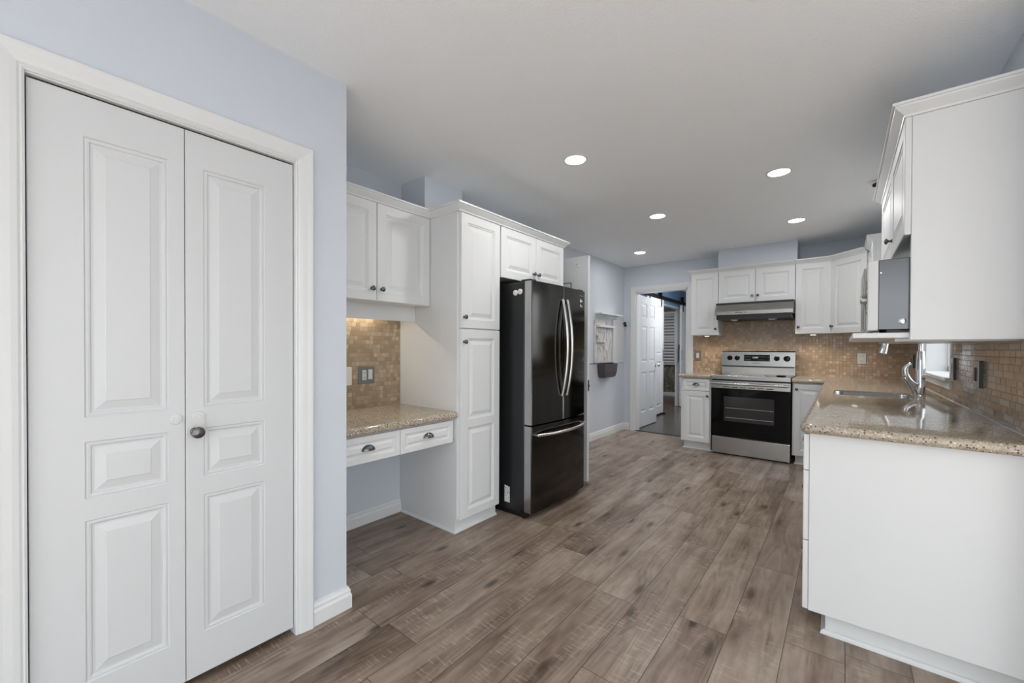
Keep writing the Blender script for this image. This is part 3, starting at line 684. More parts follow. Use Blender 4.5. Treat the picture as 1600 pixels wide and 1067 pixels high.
# den behind the barn doors
b = new(); box(b, -5.6, HX0-.12, 7.2, 10.75, -.06, 0); struct('floor_den', b, 'den_floor_wood', 'dark brown floor of the room behind the barn doors', 'floor')
b = new(); box(b, -5.6, HX0-.12, 10.65, 10.75, 0, CEIL); struct('wall_den', b, 'wallpaper', 'grey patterned wallpaper wall behind the barn doors', 'wall')
b = new(); box(b, -5.7, -5.6, 7.2, 10.75, 0, CEIL); box(b, -5.6, HX0-.12, 7.1, 7.2, 0, CEIL); box(b, HX0-.12, HX0-.02, 10.1, 10.75, 0, CEIL); struct('wall_den_side', b, 'wall_paint', 'side wall of the room behind the barn doors', 'wall')
b = new(); box(b, -5.6, HX0-.12, 7.2, 10.75, CEIL, CEIL+.08); struct('ceiling_den', b, 'ceiling_paint', 'ceiling of the room behind the barn doors', 'ceiling')
b = new(); sweep(b, [(-5.6, 10.65), (HX0-.12, 10.65)][::-1], BASE, XY); struct('baseboard_den', b, 'white_trim', 'white baseboard under the patterned wallpaper', 'baseboard')
b = new(); sweep(b, [(-5.6, 10.65), (HX0-.12, 10.65)][::-1], [(s, CEIL-.001-h) for s, h in CROWN], XY); struct('trim_5', b, 'white_trim', 'white crown moulding above the patterned wallpaper', 'moulding')
sh = thing('window_shutter', (-3.6, 10.62, .8), 'white louvred shutter panel on the patterned wallpaper wall', 'shutter')
b = new(); box(b, -3.95, -3.90, 10.60, 10.63, .80, 2.15); box(b, -3.32, -3.265, 10.60, 10.63, .80, 2.15); box(b, -3.90, -3.32, 10.60, 10.63, .80, .86); box(b, -3.90, -3.32, 10.60, 10.63, 2.09, 2.15); box(b, -3.90, -3.32, 10.60, 10.63, 1.44, 1.50); obj('frame', b, 'shutter_white', sh)
b = new()
for z in [.89+.075*i for i in range(8)]+[1.53+.075*i for i in range(8)]:
    prism(b, [(10.585, z-.03), (10.592, z-.034), (10.640, z+.03), (10.633, z+.034)], lambda a, c, d: Vector((d, a, c)), -3.90, -3.32)
obj('louvres', b, 'shutter_white', sh)
b = new(); box(b, -3.255, -3.20, 10.62, 10.648, .80, 2.15); struct('window_2', b, 'dark_gap', 'dark window edge beside the louvred shutter', 'window')
lamp('hall_fill_light', 'AREA', (-1.70, 7.2, 2.40), 36, (1, .98, .95), .5)  # added fill light for the hall, no fixture seen there
lamp('den_fill_light', 'AREA', (-3.7, 9.2, 2.38), 16, (1, .97, .93), .4)  # area light added to light the den, its source is unseen

# ================================================================== RANGE WALL
CT0, CT1 = .866, .906
b = new(); box(b, -1.575, XR, YB-.007, YB, CT1, 1.392); box(b, -1.198, -.412, YB-.007, YB, 1.392, 1.80); struct('wall_back_tile', b, 'range_tile', 'tan mosaic tile backsplash behind the range', 'backsplash')
YD = 5.205                                     # face of the base doors
def base_cab(x0, x1, label, dx, has_drawer, knob):
    c = thing('base_cabinet', ((x0+x1)/2, 5.5, 0), label, 'cabinet')
    b = new(); box(b, x0, x1, YD+.021, YB-.008, .095, CT0-.002); obj('body', b, 'white_cabinet', c)
    b = new(); box(b, x0+.025, x1-.001, YD+.068, YB-.008, 0, .095); sweep(b, [(x0+.025, YB-.01), (x0+.025, YD+.068), (x1-.001, YD+.068)][::-1], SHOE, XY) ; obj('toe_kick', b, 'white_trim', c)
    xa, xb = dx
    if has_drawer:
        leaf(c, 'drawer', (xa, YD+.020, .714), (1, 0, 0), (0, -1, 0), xb-xa, .142, .034, prof=DRW, cup=True)
        leaf(c, 'door', (xa, YD+.020, .102), (1, 0, 0), (0, -1, 0), xb-xa, .606, .055, knob=knob)
    else: leaf(c, 'door', (xa, YD+.020, .102), (1, 0, 0), (0, -1, 0), xb-xa, .752, .055, knob=knob)
    return c
base_cab(-1.545, -1.204, 'narrow white base cabinet with a drawer, between doorway and range', (-1.522, -1.216), True, (.285, .555))
base_cab(-.412, -.120, 'white base cabinet with one door, on the sink side of the range', (-.400, -.122), False, (.026, .696))
b = new(); box(b, -1.572, -1.203, 5.178, YB-.008, CT0, CT1)
bmesh.ops.bevel(b, geom=[e for e in b.edges if (abs(e.verts[0].co.y-5.178) < 1e-4 and abs(e.verts[1].co.y-5.178) < 1e-4 or abs(e.verts[0].co.x+1.572) < 1e-4 and abs(e.verts[1].co.x+1.572) < 1e-4) and abs(e.verts[0].co.z-e.verts[1].co.z) < 1e-4], offset=.016, segments=5, profile=.5, affect='EDGES')
tag(obj('small_countertop', b, 'quartz', None, True), 'short speckled tan counter between hall doorway and range', 'countertop')

# ------------------------------------------------------------------ range
RX0, RX1, RY = -1.199, -.424, 5.195
rg = thing('electric_range', ((RX0+RX1)/2, 5.5, 0), 'stainless steel electric range with black oven door', 'range')
b = new(); box(b, RX0, RX1, RY+.035, 5.80, .03, .900); obj('body', b, 'black', rg)
b = new(); box(b, RX0, RX1, RY+.03, 5.80, .900, .912); box(b, RX0-.001, RX1+.001, RY-.012, RY+.03, .866, .914, .004, 2); obj('cooktop_frame', b, 'steel', rg)
b = new(); box(b, RX0+.015, RX1-.015, RY+.032, 5.70, .912, .9150); obj('glass_top', b, 'black_gloss', rg)
for x, y, r in ((-1.0, 5.33, .10), (-.62, 5.33, .085), (-1.0, 5.58, .075), (-.62, 5.58, .10)):
    b = new(); lathe(b, [(r, 0), (r, .0003), (r-.003, .0004)], (x, y, .9150), (0, 0, 1), 40); obj('burner_ring', b, 'plate_grey', rg)
b = new(); prism(b, [(5.70, .912), (5.715, 1.005), (5.692, 1.010), (5.702, 1.178), (5.716, 1.190), (5.80, 1.190), (5.80, .912)], lambda a, c, d: Vector((d, a, c)), RX0+.008, RX1-.001); bg = obj('backguard', b, 'steel', rg)
nn = Vector((0, -1, .06)).normalized(); ww = Vector((0, .06, 1)).normalized()
yb = lambda z: 5.692+.0595*(z-1.010)
b = new(); box(b, RX0+.012, RX1-.012, 5.688, 5.72, 1.001, 1.010); obj('seam', b, 'black', bg)
b = new(); prism(b, [(yb(1.068)-.002, 1.068), (yb(1.145)-.002, 1.145), (5.72, 1.145), (5.72, 1.068)], lambda a, c, d: Vector((d, a, c)), -.945, -.674); dp = obj('display', b, 'black_gloss', bg)
for i, x in enumerate((-.925, -.905, -.885, -.79, -.77, -.75, -.73, -.71, -.69)):
    for z in (1.085, 1.120): b = new(); box(b, x, x+.011, yb(z)-.0032, yb(z), z-.003, z+.002); obj('button_mark', b, 'plate_grey', bg)
text(bg, 'clock', '12:00', .026, (-.825, yb(1.115)-.0028, 1.112), (1, 0, 0), ww, nn, 'display_glow')
text(bg, 'logo', 'SAMSUNG', .018, (-.811, yb(1.045)-.0005, 1.043), (1, 0, 0), ww, nn, 'black')
for x, r in ((-1.100, .030), (-1.018, .030), (-.605, .030), (-.505, .034)):
    b = new(); lathe(b, [(r, 0), (r, .006), (r-.006, .009), (r-.008, .026), (r-.011, .030), (.001, .0305)], (x, yb(1.104), 1.104), nn, 24); tube(b, [(x, yb(1.104)-.031, 1.104), (x, yb(1.104)-.031, 1.104+r-.012)], .003, 6); obj('knob', b, 'black_gloss', bg, True)
od_ = new(); box(od_, RX0+.001, RX1-.001, RY, RY+.033, .215, .852, .003, 1); ov = obj('oven_door', od_, 'black_gloss', rg)
b = new(); box(b, RX0+.001, RX1-.001, RY-.003, RY+.01, .764, .852, .002, 1); obj('door_band', b, 'steel', ov)
b = new(); box(b, -1.062, -.570, RY-.0015, RY+.002, .390, .672); obj('door_window', b, 'oven_glass', ov)
b = new()
for z, x in ((.54, .010), (.43, .0)): box(b, -1.045, -.575, RY-.0022, RY-.001, z, z+.004)
obj('rack_lines', b, 'grey_stick', ov)
b = new(); tube(b, [(RX0+.010, RY-.045, .820), (RX1-.018, RY-.045, .820)], .0125, 14)
for x in (RX0+.022, RX1-.030): box(b, x-.012, x+.012, RY-.045, RY, .810, .830, .003, 1)
obj('handle', b, 'steel', ov, True)
b = new()
for i in range(6): box(b, -1.07+i*.085, -1.005+i*.085, RY-.0045, RY-.002, .776, .784)
obj('vent_slots', b, 'black', ov)
b = new(); box(b, RX0+.012, RX1-.001, RY-.004, RY+.030, .016, .203, .004, 1); sd = obj('storage_drawer', b, 'steel', rg)
b = new(); box(b, RX0+.02, RX1-.02, RY+.03, RY+.05, .0, .03); box(b, RX0, RX1, RY+.012, RY+.035, .203, .215); box(b, RX0, RX0+.012, RY+.0, RY+.03, .03, .21); obj('base_shadow_gap', b, 'black', rg)
b = new(); lathe(b, [(.030, 0), (.046, .004), (.048, .010), (.040, .015), (.032, .010), (.002, .008)], (-.515, RY+.052, .9152), (0, 0, 1), 22); tag(obj('black_oval_item', b, 'black_gloss', None, True), 'small black oval item on the front corner of the range top', 'spoon rest')  # small black oval on the cooktop, not identified

# ------------------------------------------------------------------ hood
hd = thing('range_hood', (-.81, 5.6, 1.56), 'stainless range hood under the two short cabinet doors', 'range hood')
HX = (-1.196, -.424)
b = new(); prism(b, [(5.855, 1.764), (5.425, 1.764), (5.412, 1.752), (5.345, 1.668), (5.335, 1.655), (5.338, 1.615), (5.350, 1.612), (5.855, 1.612)], lambda a, c, d: Vector((d, a, c)), *HX); obj('shell', b, 'hood_steel', hd)
b = new(); box(b, HX[0]+.012, HX[1]-.012, 5.362, 5.855, 1.562, 1.612); obj('underside', b, 'black', hd)
b = new(); box(b, HX[0]-.0012, HX[1]+.0012, 5.40, 5.855, 1.612, 1.760); obj('end_cap', b, 'black', hd)
for x in (-.975, -.955, -.935, -.915, -.88):
    b = new(); box(b, x, x+.012, 5.3335, 5.338, 1.632, 1.640); obj('button', b, 'black', hd)
b = new(); box(b, -1.16, -1.075, 5.3335, 5.338, 1.624, 1.632); obj('name_strip', b, 'steel_handle', hd)
for x in (-1.0, -.62):
    b = new(); lathe(b, [(.045, 0), (.042, -.012), (.034, -.016), (.030, -.016), (.028, -.002)], (x, 5.43, 1.562), (0, 0, 1), 20); h = obj('lamp_housing', b, 'plate_steel', hd, True)
    b = new(); lathe(b, [(.0275, -.0022), (.0270, -.0035)], (x, 5.43, 1.562), (0, 0, 1), 18); obj('lamp_lens', b, 'lamp_lens', h)
    lamp('hood_lamp_beam', 'SPOT', (x, 5.43, 1.540), 4.5, (1, .93, .82), .025, (0, 0, 0), None, 2.4)

# ------------------------------------------------------------------ wall cabinets by the range
ZU0, ZU1 = 1.386, 2.156
YU = 5.530
def wall_cab(x0, x1, z0, label, doors, crown):
    c = thing('upper_cabinet', ((x0+x1)/2, 5.7, z0), label, 'cabinet')
    b = new(); box(b, x0, x1, YU+.021, YB-.008 if z0 < 1.5 else YB, z0+.002, ZU1); obj('body', b, 'white_cabinet', c)
    for xa, xb, kn in doors: leaf(c, 'door', (xa, YU+.020, z0), (1, 0, 0), (0, -1, 0), xb-xa, ZU1-z0, .058, knob=kn)
    b = new(); sweep(b, crown, CROWN, lambda a, cc, d: Vector((a, cc, ZU1+d))); obj('crown_molding', b, 'white_trim', c)
    return c
wall_cab(-1.519, -1.202, ZU0, 'white wall cabinet between the hall doorway and the hood', [(-1.517, -1.204, (.287, .076))], [(-1.202, YU+.004), (-1.519, YU+.004), (-1.519, YB)])
wall_cab(-1.200, -.420, 1.768, 'short white two-door wall cabinet above the range hood', [(-1.199, -.808, (.365, .076)), (-.804, -.421, (.026, .076))], [(-.420, YU+.004), (-1.200, YU+.004)])
wall_cab(-.418, -.1005, ZU0, 'white single-door wall cabinet between hood and corner cabinet', [(-.415, -.104, (.028, .076))], [(-.1065, YU+.004), (-.418, YU+.004)])
# diagonal corner cabinet
cc_ = thing('corner_cabinet', (.25, 5.6, ZU0), 'white wall cabinet set diagonally across the tiled corner', 'cabinet')
P0, P1 = Vector((-.0985, YU+.021, 0)), Vector((.190, 5.240, 0))
b = new(); prism(b, [(P0.x, P0.y), (P1.x, P1.y), (XR-.001, 5.240), (XR-.001, YB-.008), (P0.x, YB-.008)], XY, ZU0+.002, ZU1); obj('body', b, 'white_cabinet', cc_)
du = (P1-P0); dw = du.length; du.normalize(); dn = Vector((du.y, -du.x, 0))
leaf(cc_, 'door', P0+du*.006+dn*.001+Vector((0, 0, ZU0)), du, dn, dw-.014, ZU1-ZU0, .058, knob=(.030, .076))
b = new(); sweep(b, [(P1.x-.013, P1.y-.013), (P0.x-.013, P0.y-.013)], CROWN, lambda a, c, d: Vector((a, c, ZU1+d))); obj('crown_molding', b, 'white_trim', cc_)
# cabinet between corner and window
c8 = thing('upper_cabinet', (.35, 4.95, ZU0), 'white wall cabinet between the sink window and the corner cabinet', 'cabinet')
b = new(); box(b, .212, XR-.001, 4.72, 5.236, ZU0, ZU1); obj('body', b, 'white_cabinet', c8)
leaf(c8, 'door', (.211, 5.218, ZU0), (0, -1, 0), (-1, 0, 0), .494, ZU1-ZU0, .058, knob=(.462, .076))
b = new(); sweep(b, [(XR-.001, 4.72), (.194, 4.72), (.194, 5.220)], CROWN, lambda a, c, d: Vector((a, c, ZU1+d))); obj('crown_molding', b, 'white_trim', c8)
for x, y, l in ((-.26, 5.66, 'puck light under the cabinet right of the hood'), (-1.36, 5.66, 'puck light under the cabinet by the hall doorway'), (.10, 5.55, 'puck light under the corner cabinet')):
    p = thing('puck_light', (x, y, ZU0), l.replace('right of the hood', 'between hood and corner'), 'lamp', 'under-cabinet puck lights')
    b = new(); lathe(b, [(.034, .002), (.034, -.008), (.028, -.011)], (x, y, ZU0), (0, 0, 1), 20); obj('housing', b, 'white_plastic', p)
    b = new(); lathe(b, [(.027, -.011), (.024, -.0125)], (x, y, ZU0), (0, 0, 1), 20); obj('lens', b, 'warm_lens', p)
    lamp('puck_beam', 'SPOT', (x, y, ZU0-.02), 2.6, (1, .82, .58), .03, (0, 0, 0), None, 2.5)

# switches and outlets
def wall_plate(name, label, cat, P, U, N, w, h, mat, face, fw=.032, fh=.066, group=None, deep=0):
    P, U, N = V3(P), V3(U), V3(N); o = thing(name, P, label, cat, group); W = Vector((0, 0, 1))
    if deep:
        b = new(); slab(b, P-U*(w/2+.001)-W*(h/2+.001), U, W, N, w+.002, h+.002, deep, c=.001); obj('spacer', b, 'black', o); P = P+N*deep
    b = new(); slab(b, P-U*w/2-W*h/2, U, W, N, w, h, .008 if not deep else .003, c=.003 if not deep else .001); obj('cover_plate', b, mat, o)
    if deep: P = P-N*.005
    if face == 'switch':
        b = new(); slab(b, P-U*fw/2-W*fh/2+N*.008, U, W, N, fw, fh, .004, c=.002); obj('rocker', b, 'white_plastic', o)
    elif face == 'dark':
        b = new(); slab(b, P-U*fw/2-W*fh/2+N*.008, U, W, N, fw, fh, .004, c=.002); obj('rocker', b, 'black', o)
    else:
        b = new(); slab(b, P-U*fw/2-W*fh/2+N*.008, U, W, N, fw, fh, .002, c=.0008); f = obj('outlet_face', b, 'plastic_cream', o)
        b = new()
        for dz in (.017, -.017):
            for du_ in (-.006, .006): slab(b, P+U*(du_-.0015)+W*(dz-.004)+N*.010, U, W, N, .003, .009, .0006, c=.0002)
            slab(b, P-U*.0025+W*(dz-.012)+N*.010, U, W, N, .005, .005, .0006, c=.0002)
        obj('sockets', b, 'black', f)
    return o
wall_plate('light_switch', 'grey switch plate with white rocker by the hall doorway', 'switch', (-1.518, YB-.007, 1.125), (1, 0, 0), (0, -1, 0), .080, .130, 'plate_grey', 'switch')
wall_plate('wall_outlet', 'steel outlet plate on the tile under the corner cabinet', 'outlet', (.158, YB-.007, 1.117), (1, 0, 0), (0, -1, 0), .080, .122, 'plate_steel', 'outlet')
wall_plate('light_switch', 'grey switch plate beside the sink window on the near side', 'switch', (XR-.008, 3.545, 1.105), (0, -1, 0), (-1, 0, 0), .080, .128, 'plate_steel', 'switch', deep=.012)
wall_plate('wall_outlet', 'grey outlet plate with dark insert on the tile before the window', 'outlet', (XR-.008, 2.955, 1.10), (0, -1, 0), (-1, 0, 0), .090, .128, 'plate_steel', 'dark', deep=.014)
wall_plate('light_switch', 'dark plate on the window wall behind the faucet', 'switch', (XR-.008, 5.35, 1.105), (0, -1, 0), (-1, 0, 0), .085, .125, 'plate_steel', 'dark', deep=.012)

# ================================================================== SINK RUN
YE, XB = 2.150, -.108                            # end panel plane, cabinet side at the aisle
b = new()
box(b, XR-.008, XR, 2.10, WY0-.075, CT1, 1.262); box(b, XR-.008, XR, WY0-.075, WY1+.075, CT1, .985); box(b, XR-.008, XR, WY1+.075, YB-.007, CT1, 1.39); box(b, XR-.008, XR, 3.502, WY0-.075, 1.262, 1.75)
struct('wall_right_tile', b, 'sink_tile', 'glossy tan stone tile around the sink window', 'backsplash')
d7 = thing('drawer_cabinet', (.2, 2.45, 0), 'white drawer cabinet with broad plain end panel facing the room', 'cabinet')
b = new(); box(b, XB, XR-.001, YE, 2.76, .105, CT0-.002, .002, 1); obj('body', b, 'white_cabinet', d7)
b = new(); box(b, -.050, XR-.001, YE+.062, 2.76, 0, .105); sweep(b, [(XR-.001, YE+.062), (-.050, YE+.062), (-.050, 2.76)], [(0, 0), (.017, 0), (.016, .008), (.010, .016), (0, .019)], XY); obj('toe_kick', b, 'white_trim', d7)
for z0, z1 in ((.108, .400), (.404, .700), (.704, .856)): leaf(d7, 'drawer', (XB-.001, 2.752, z0), (0, -1, 0), (-1, 0, 0), .598, z1-z0, .045, prof=DRW, cup=True)
d8 = thing('sink_cabinet', (.2, 3.7, 0), 'white base cabinet with doors below the sink', 'cabinet')
b = new(); box(b, XB, XR-.001, 2.7615, YD+.018, .105, .66); box(b, XB, XB+.02, 2.7615, YD+.018, .66, CT0-.002); obj('body', b, 'white_cabinet', d8)
b = new(); box(b, -.050, XR-.001, 2.7615, YD+.018, 0, .105); obj('toe_kick', b, 'white_trim', d8)
for i, y in enumerate((3.36, 3.96, 4.56, 5.16)): leaf(d8, 'door', (XB-.001, y, .108), (0, -1, 0), (-1, 0, 0), .594, .748, .058, knob=((.025 if i % 2 == 0 else .569), .68))
b = new(); box(b, XR-.013, XR-.0082, 2.10, YB-.012, CT1, CT1+.005); struct('trim_6', b, 'white_trim', 'thin white caulk line where the long counter meets the tile', 'caulk')
# L-shaped counter with sink cut-out
SX0, SX1, SY0, SY1 = -.050, .362, 3.600, 4.000
def counter():
    bm = new(); out = [(-.413, 5.178), (-.140, 5.178), (-.140, 2.098), (XR-.009, 2.098), (XR-.009, YB-.008), (-.413, YB-.008)]
    prism(bm, out, XY, CT0, CT1); bm.edges.ensure_lookup_table()
    def front(e):
        a, c = e.verts[0].co, e.verts[1].co
        if abs(a.z-c.z) > 1e-4: return abs(a.x+.140) < 1e-4 and abs(a.y-2.098) < 1e-4
        on = lambda f: f(a) and f(c)
        return on(lambda p: abs(p.x+.140) < 1e-4) or on(lambda p: abs(p.y-2.098) < 1e-4) or on(lambda p: abs(p.y-5.178) < 1e-4)
    bmesh.ops.bevel(bm, geom=[e for e in bm.edges if front(e) and abs(e.verts[0].co.z-e.verts[1].co.z) > 1e-4], offset=.045, segments=6, profile=.5, affect='EDGES')
    rim = lambda p: (p.y < 5.1785 and p.x < -.09) or p.y < 2.15
    def rimedge(e):
        a, c = e.verts[0].co, e.verts[1].co
        if abs(a.z-c.z) > 1e-4: return False
        if len(e.link_faces) != 2: return False
        if not (rim(a) and rim(c)): return False
        return any(abs(f.normal.z) < .3 for f in e.link_faces)
    bm.normal_update()
    bmesh.ops.bevel(bm, geom=[e for e in bm.edges if rimedge(e)], offset=.017, segments=5, profile=.5, affect='EDGES')
    o = obj('countertop', bm, 'quartz')
    cut = new(); box(cut, SX0, SX1, SY0, SY1, CT0-.05, CT1+.05)
    bmesh.ops.bevel(cut, geom=[e for e in cut.edges if abs(e.verts[0].co.z-e.verts[1].co.z) > .05], offset=.05, segments=6, profile=.5, affect='EDGES')
    k = obj('cutter', cut, 'quartz'); md = o.modifiers.new('cut', 'BOOLEAN'); md.object = k; md.operation = 'DIFFERENCE'; md.solver = 'EXACT'
    dg = bpy.context.evaluated_depsgraph_get(); me = bpy.data.meshes.new_from_object(o.evaluated_get(dg)); o.modifiers.clear(); o.data = me; bpy.data.objects.remove(k)
    for p in me.polygons: p.use_smooth = True
    me.set_sharp_from_angle(angle=math.radians(35)); me.name = 'countertop'
    return tag(o, 'long speckled tan stone counter with the sink, turning toward the range', 'countertop')
counter()
sk = thing('kitchen_sink', ((SX0+SX1)/2, (SY0+SY1)/2, .68), 'small undermount stainless sink set in the long counter', 'sink')
def rr(x0, x1, y0, y1, r, n=6):
    return [(cx+r*math.cos(a0+math.pi/2*i/n), cy+r*math.sin(a0+math.pi/2*i/n)) for cx, cy, a0 in ((x1-r, y1-r, 0), (x0+r, y1-r, math.pi/2), (x0+r, y0+r, math.pi), (x1-r, y0+r, 3*math.pi/2)) for i in range(n+1)]
b = new(); tb_ = bmesh.new(); lv = []
for g, z, r in ((-.0015, CT1-.009, .05), (-.004, CT1-.008, .05), (-.006, CT1-.012, .05), (-.010, .73, .05), (-.035, .690, .04), (-.06, .685, .03)):
    lv.append([tb_.verts.new((x, y, z)) for x, y in rr(SX0-g, SX1+g, SY0-g, SY1+g, r)])
for a, c in zip(lv, lv[1:]):
    for i in range(len(a)): tb_.faces.new((a[i], a[(i+1) % len(a)], c[(i+1) % len(a)], c[i]))
tb_.faces.new(lv[-1]); merge(b, tb_); obj('bowl', b, 'steel_side', sk, True)
b = new(); lathe(b, [(.045, 0), (.043, .004), (.030, .003), (.028, .001)], ((SX0+SX1)/2, (SY0+SY1)/2, .685), (0, 0, 1), 24); obj('drain', b, 'chrome', sk, True)
# faucet
FX0, FY_ = .408, 3.885
fc = thing('faucet', (FX0, FY_, CT1), 'chrome gooseneck faucet with pull-down spray beside the sink', 'faucet')
b = new(); lathe(b, [(.029, 0), (.029, .008), (.0255, .014), (.0245, .09), (.024, .20), (.0215, .26), (.019, .30)], (FX0, FY_, CT1), (0, 0, 1), 24); bd = obj('body', b, 'chrome', fc, True)
b = new(); arc = [(FX0, FY_, 1.19), (FX0, FY_, 1.36)]+[(FX0-.085+.085*math.cos(math.pi*i/12), FY_-.004*i/12, 1.40+.085*math.sin(math.pi*i/12)) for i in range(0, 11)]+[(.243, FY_-.02, 1.34), (.236, FY_-.03, 1.295)]
tube(b, spline(arc, 3), .0125, 14); obj('spout', b, 'chrome', fc, True)
b = new(); tube(b, [(.240, FY_-.027, 1.312), (.2355, FY_-.030, 1.29), (.226, FY_-.036, 1.245), (.219, FY_-.040, 1.210), (.214, FY_-.043, 1.190)], [.014, .017, .0185, .021, .022], 16); obj('spray_head', b, 'chrome', fc, True)
b = new(); hp = spline([(.410, FY_-.006, 1.03), (.398, FY_-.014, .988), (.378, FY_-.022, .980), (.352, FY_-.030, 1.005), (.333, FY_-.036, 1.045), (.330, FY_-.040, 1.085), (.343, FY_-.043, 1.110), (.360, FY_-.045, 1.122)], 5)
tube(b, hp, [.010+.0085*math.sin(math.pi*min(1, i/len(hp)*1.15)) for i in range(len(hp))], 12, .75); obj('lever', b, 'chrome', fc, True)
b = new(); tube(b, spline([(.385, FY_-.018, .918), (.368, FY_-.024, .955), (.345, FY_-.030, .995), (.328, FY_-.034, 1.030)], 4), [.013]*12+[.0115], 12); obj('lever_stem', b, 'chrome', fc, True)

# ------------------------------------------------------------------ window over the sink
w1 = thing('window_1', (XR+.08, 4.2, WZ0), 'white framed window over the sink', 'window', None, 'structure')
yzr = lambda a, c, d: Vector((XR-.0-d, a, c))
b = new(); sweep(b, [(WY1, WZ0), (WY1, WZ1), (WY0, WZ1), (WY0, WZ0)][::-1], [(s*.9, h*.8) for s, h in CASING], yzr); obj('window_casing', b, 'white_trim', w1)
b = new(); box(b, XR-.045, XR+.168, WY0-.082, WY1+.082, WZ0-.010, WZ0+.012, .003, 1); box(b, XR-.022, XR, WY0-.072, WY1+.072, WZ0-.060, WZ0-.010, .002, 1); obj('window_sill', b, 'white_trim', w1)
b = new(); t = .02
box(b, XR, XR+.168, WY0, WY0+t, WZ0+.012, WZ1); box(b, XR, XR+.168, WY1-t, WY1, WZ0+.012, WZ1); box(b, XR, XR+.168, WY0+t, WY1-t, WZ1-t, WZ1)
for y0, y1 in ((WY0+t, WY0+t+.035), (WY1-t-.035, WY1-t), (4.18, 4.22)): box(b, XR+.122, XR+.165, y0, y1, WZ0+.012, WZ1-t, .004, 1)
for z0, z1 in ((WZ0+.012, WZ0+.055), (WZ1-t-.05, WZ1-t)): box(b, XR+.122, XR+.165, WY0+t, WY1-t, z0, z1, .004, 1)
obj('window_frame', b, 'white_trim', w1)
b = new(); box(b, XR+.142, XR+.146, WY0+.06, WY1-.06, WZ0+.06, WZ1-.06); obj('window_pane', b, 'glass', w1)
b = new(); box(b, XR+.109, XR+.123, 3.80, 3.86, WZ0+.075, WZ0+.09, .002, 1); obj('window_latch', b, 'plate_steel', w1)

# ------------------------------------------------------------------ near wall cabinet with the microwave
YN = 2.245; ZN = 2.136; XN = .205
mc = thing('microwave_cabinet', (.36, 2.85, 1.257), 'white wall cabinet with big plain end panel and open microwave shelf', 'cabinet')
b = new(); box(b, XN, XR-.001, YN, YN+.019, 1.257, ZN, .0015, 1); obj('end_panel', b, 'white_cabinet', mc)
b = new(); box(b, XN, XR-.001, YN+.0195, 3.500, 1.690, ZN); box(b, XN, XR-.001, 3.482, 3.500, 1.29, 1.690); obj('body', b, 'white_cabinet', mc)
leaf(mc, 'door', (XN-.001, 2.800, 1.674), (0, -1, 0), (-1, 0, 0), .553, ZN-1.674, .058, knob=(.046, .080))
leaf(mc, 'door', (XN-.001, 3.492, 1.674), (0, -1, 0), (-1, 0, 0), .688, ZN-1.674, .058)
b = new(); sweep(b, [(XR-.001, YN), (XN-.018, YN), (XN-.018, 3.500), (XR-.001, 3.500)], CROWN, lambda a, c, d: Vector((a, c, ZN+d))); obj('crown_molding', b, 'white_trim', mc)
b = new(); box(b, .030, XR-.001, YN+.0195, 3.496, 1.265, 1.287, .004, 2); obj('shelf', b, 'white_trim', mc)
b = new(); box(b, .172, XR-.001, YN+.16, 3.480, 1.253, 1.2648); obj('shelf_support', b, 'white_trim', mc)
mw = thing('microwave', (.29, 2.60, 1.288), 'stainless countertop microwave on the open shelf under the wall cabinet', 'microwave')
b = new(); box(b, .112, .49, 2.275, 2.785, 1.300, 1.588, .002, 1); obj('case', b, 'steel_case', mw)
b = new(); box(b, .078, .112, 2.270, 2.790, 1.297, 1.588, .004, 2); mf = obj('front_frame', b, 'white_plastic', mw)
b = new(); box(b, .070, .079, 2.42, 2.782, 1.305, 1.580, .003, 1); obj('door', b, 'plate_steel', mw)
b = new(); lathe(b, [(.017, 0), (.017, .018), (.014, .022), (.001, .0222)], (.078, 2.33, 1.430), (-1, 0, 0), 20); obj('dial', b, 'plate_steel', mw, True)
for z in (1.50, 1.475, 1.45, 1.39, 1.37):
    b = new(); box(b, .0755, .0785, 2.30, 2.36, z, z+.008); obj('button', b, 'plate_grey', mw)
for xa in (.14, .42):
    for ya in (2.30, 2.72): b = new(); box(b, xa, xa+.045, ya, ya+.04, 1.287, 1.300); obj('foot', b, 'black', mw)
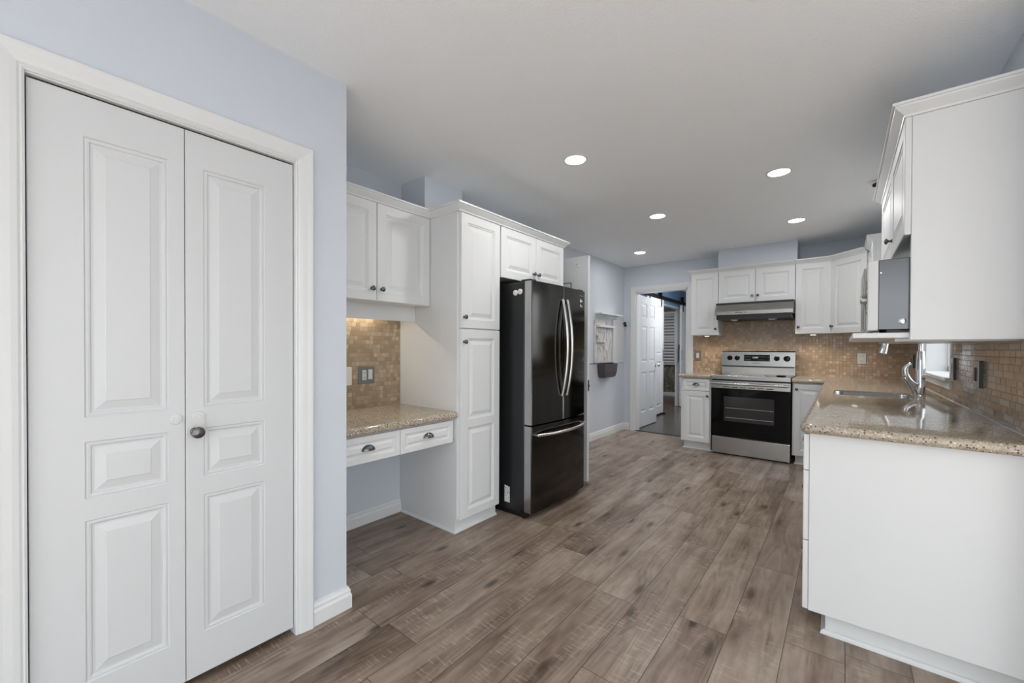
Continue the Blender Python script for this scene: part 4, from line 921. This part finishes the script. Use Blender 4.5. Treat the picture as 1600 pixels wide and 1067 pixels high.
b = new(); lathe(b, [(.012, 0), (.012, .003), (.008, .005), (.001, .0052)], (.185, 2.275, 1.333), (0, -1, 0), 18); obj('side_cap', b, 'chrome', mw, True)
b = new(); lathe(b, [(.004, 0), (.003, .0015), (.0005, .0016)], (.119, 2.275, 1.535), (0, -1, 0), 12); obj('screw', b, 'chrome', mw)

# ================================================================== CEILING LIGHTS
for x, y in ((.9, -1.2), (-.8, -1.6), (1.8, .8)): lamp('nook_fill_light', 'AREA', (x, y, CEIL-.006), 3, (1, .985, .96), .12)  # unseen lights added behind the camera to brighten the nook and ceiling
LP = [(-1.349, 2.310, 'recessed ceiling light in front of the fridge cabinet, largest in view'), (-.352, 3.340, 'recessed ceiling light over the aisle beside the sink counter'),
      (-1.331, 3.760, 'recessed ceiling light in the middle of the kitchen ceiling'), (-.351, 4.688, 'recessed ceiling light in front of the range cabinets'),
      (-2.009, 5.055, 'recessed ceiling light in front of the hall doorway, smallest in view')]
for x, y, l in LP:
    c = thing('recessed_light', (x, y, CEIL), l, 'ceiling light', 'recessed ceiling lights')
    b = new(); lathe(b, [(.078, -.0005), (.077, -.004), (.066, -.005), (.064, -.002)], (x, y, CEIL), (0, 0, 1), 36); obj('trim_ring', b, 'white_trim', c, True)
    b = new(); lathe(b, [(.0635, -.0015), (.063, -.0035)], (x, y, CEIL), (0, 0, 1), 36); obj('lens', b, 'lamp_lens', c)
    d = lamp('recessed_beam', 'AREA', (x, y, CEIL-.006), 3.8 if x < -1.9 else 6.3, (1, .985, .96), .12); d.data.shape = 'DISK'
sp = thing('ceiling_spotlight', (.21, 3.94, CEIL), 'small dark ceiling spotlight peeking past the near crown moulding', 'spotlight')
b = new(); lathe(b, [(.035, 0), (.035, -.012), (.008, -.016), (.008, -.045)], (.225, 3.94, CEIL), (0, 0, 1), 16); obj('mount', b, 'black', sp)
b = new(); lathe(b, [(.028, 0), (.030, .015), (.022, .05), (.012, .085), (.004, .090)], (.243, 3.94, CEIL-.030), (-1, 0, 0), 18); obj('head', b, 'black', sp, True)
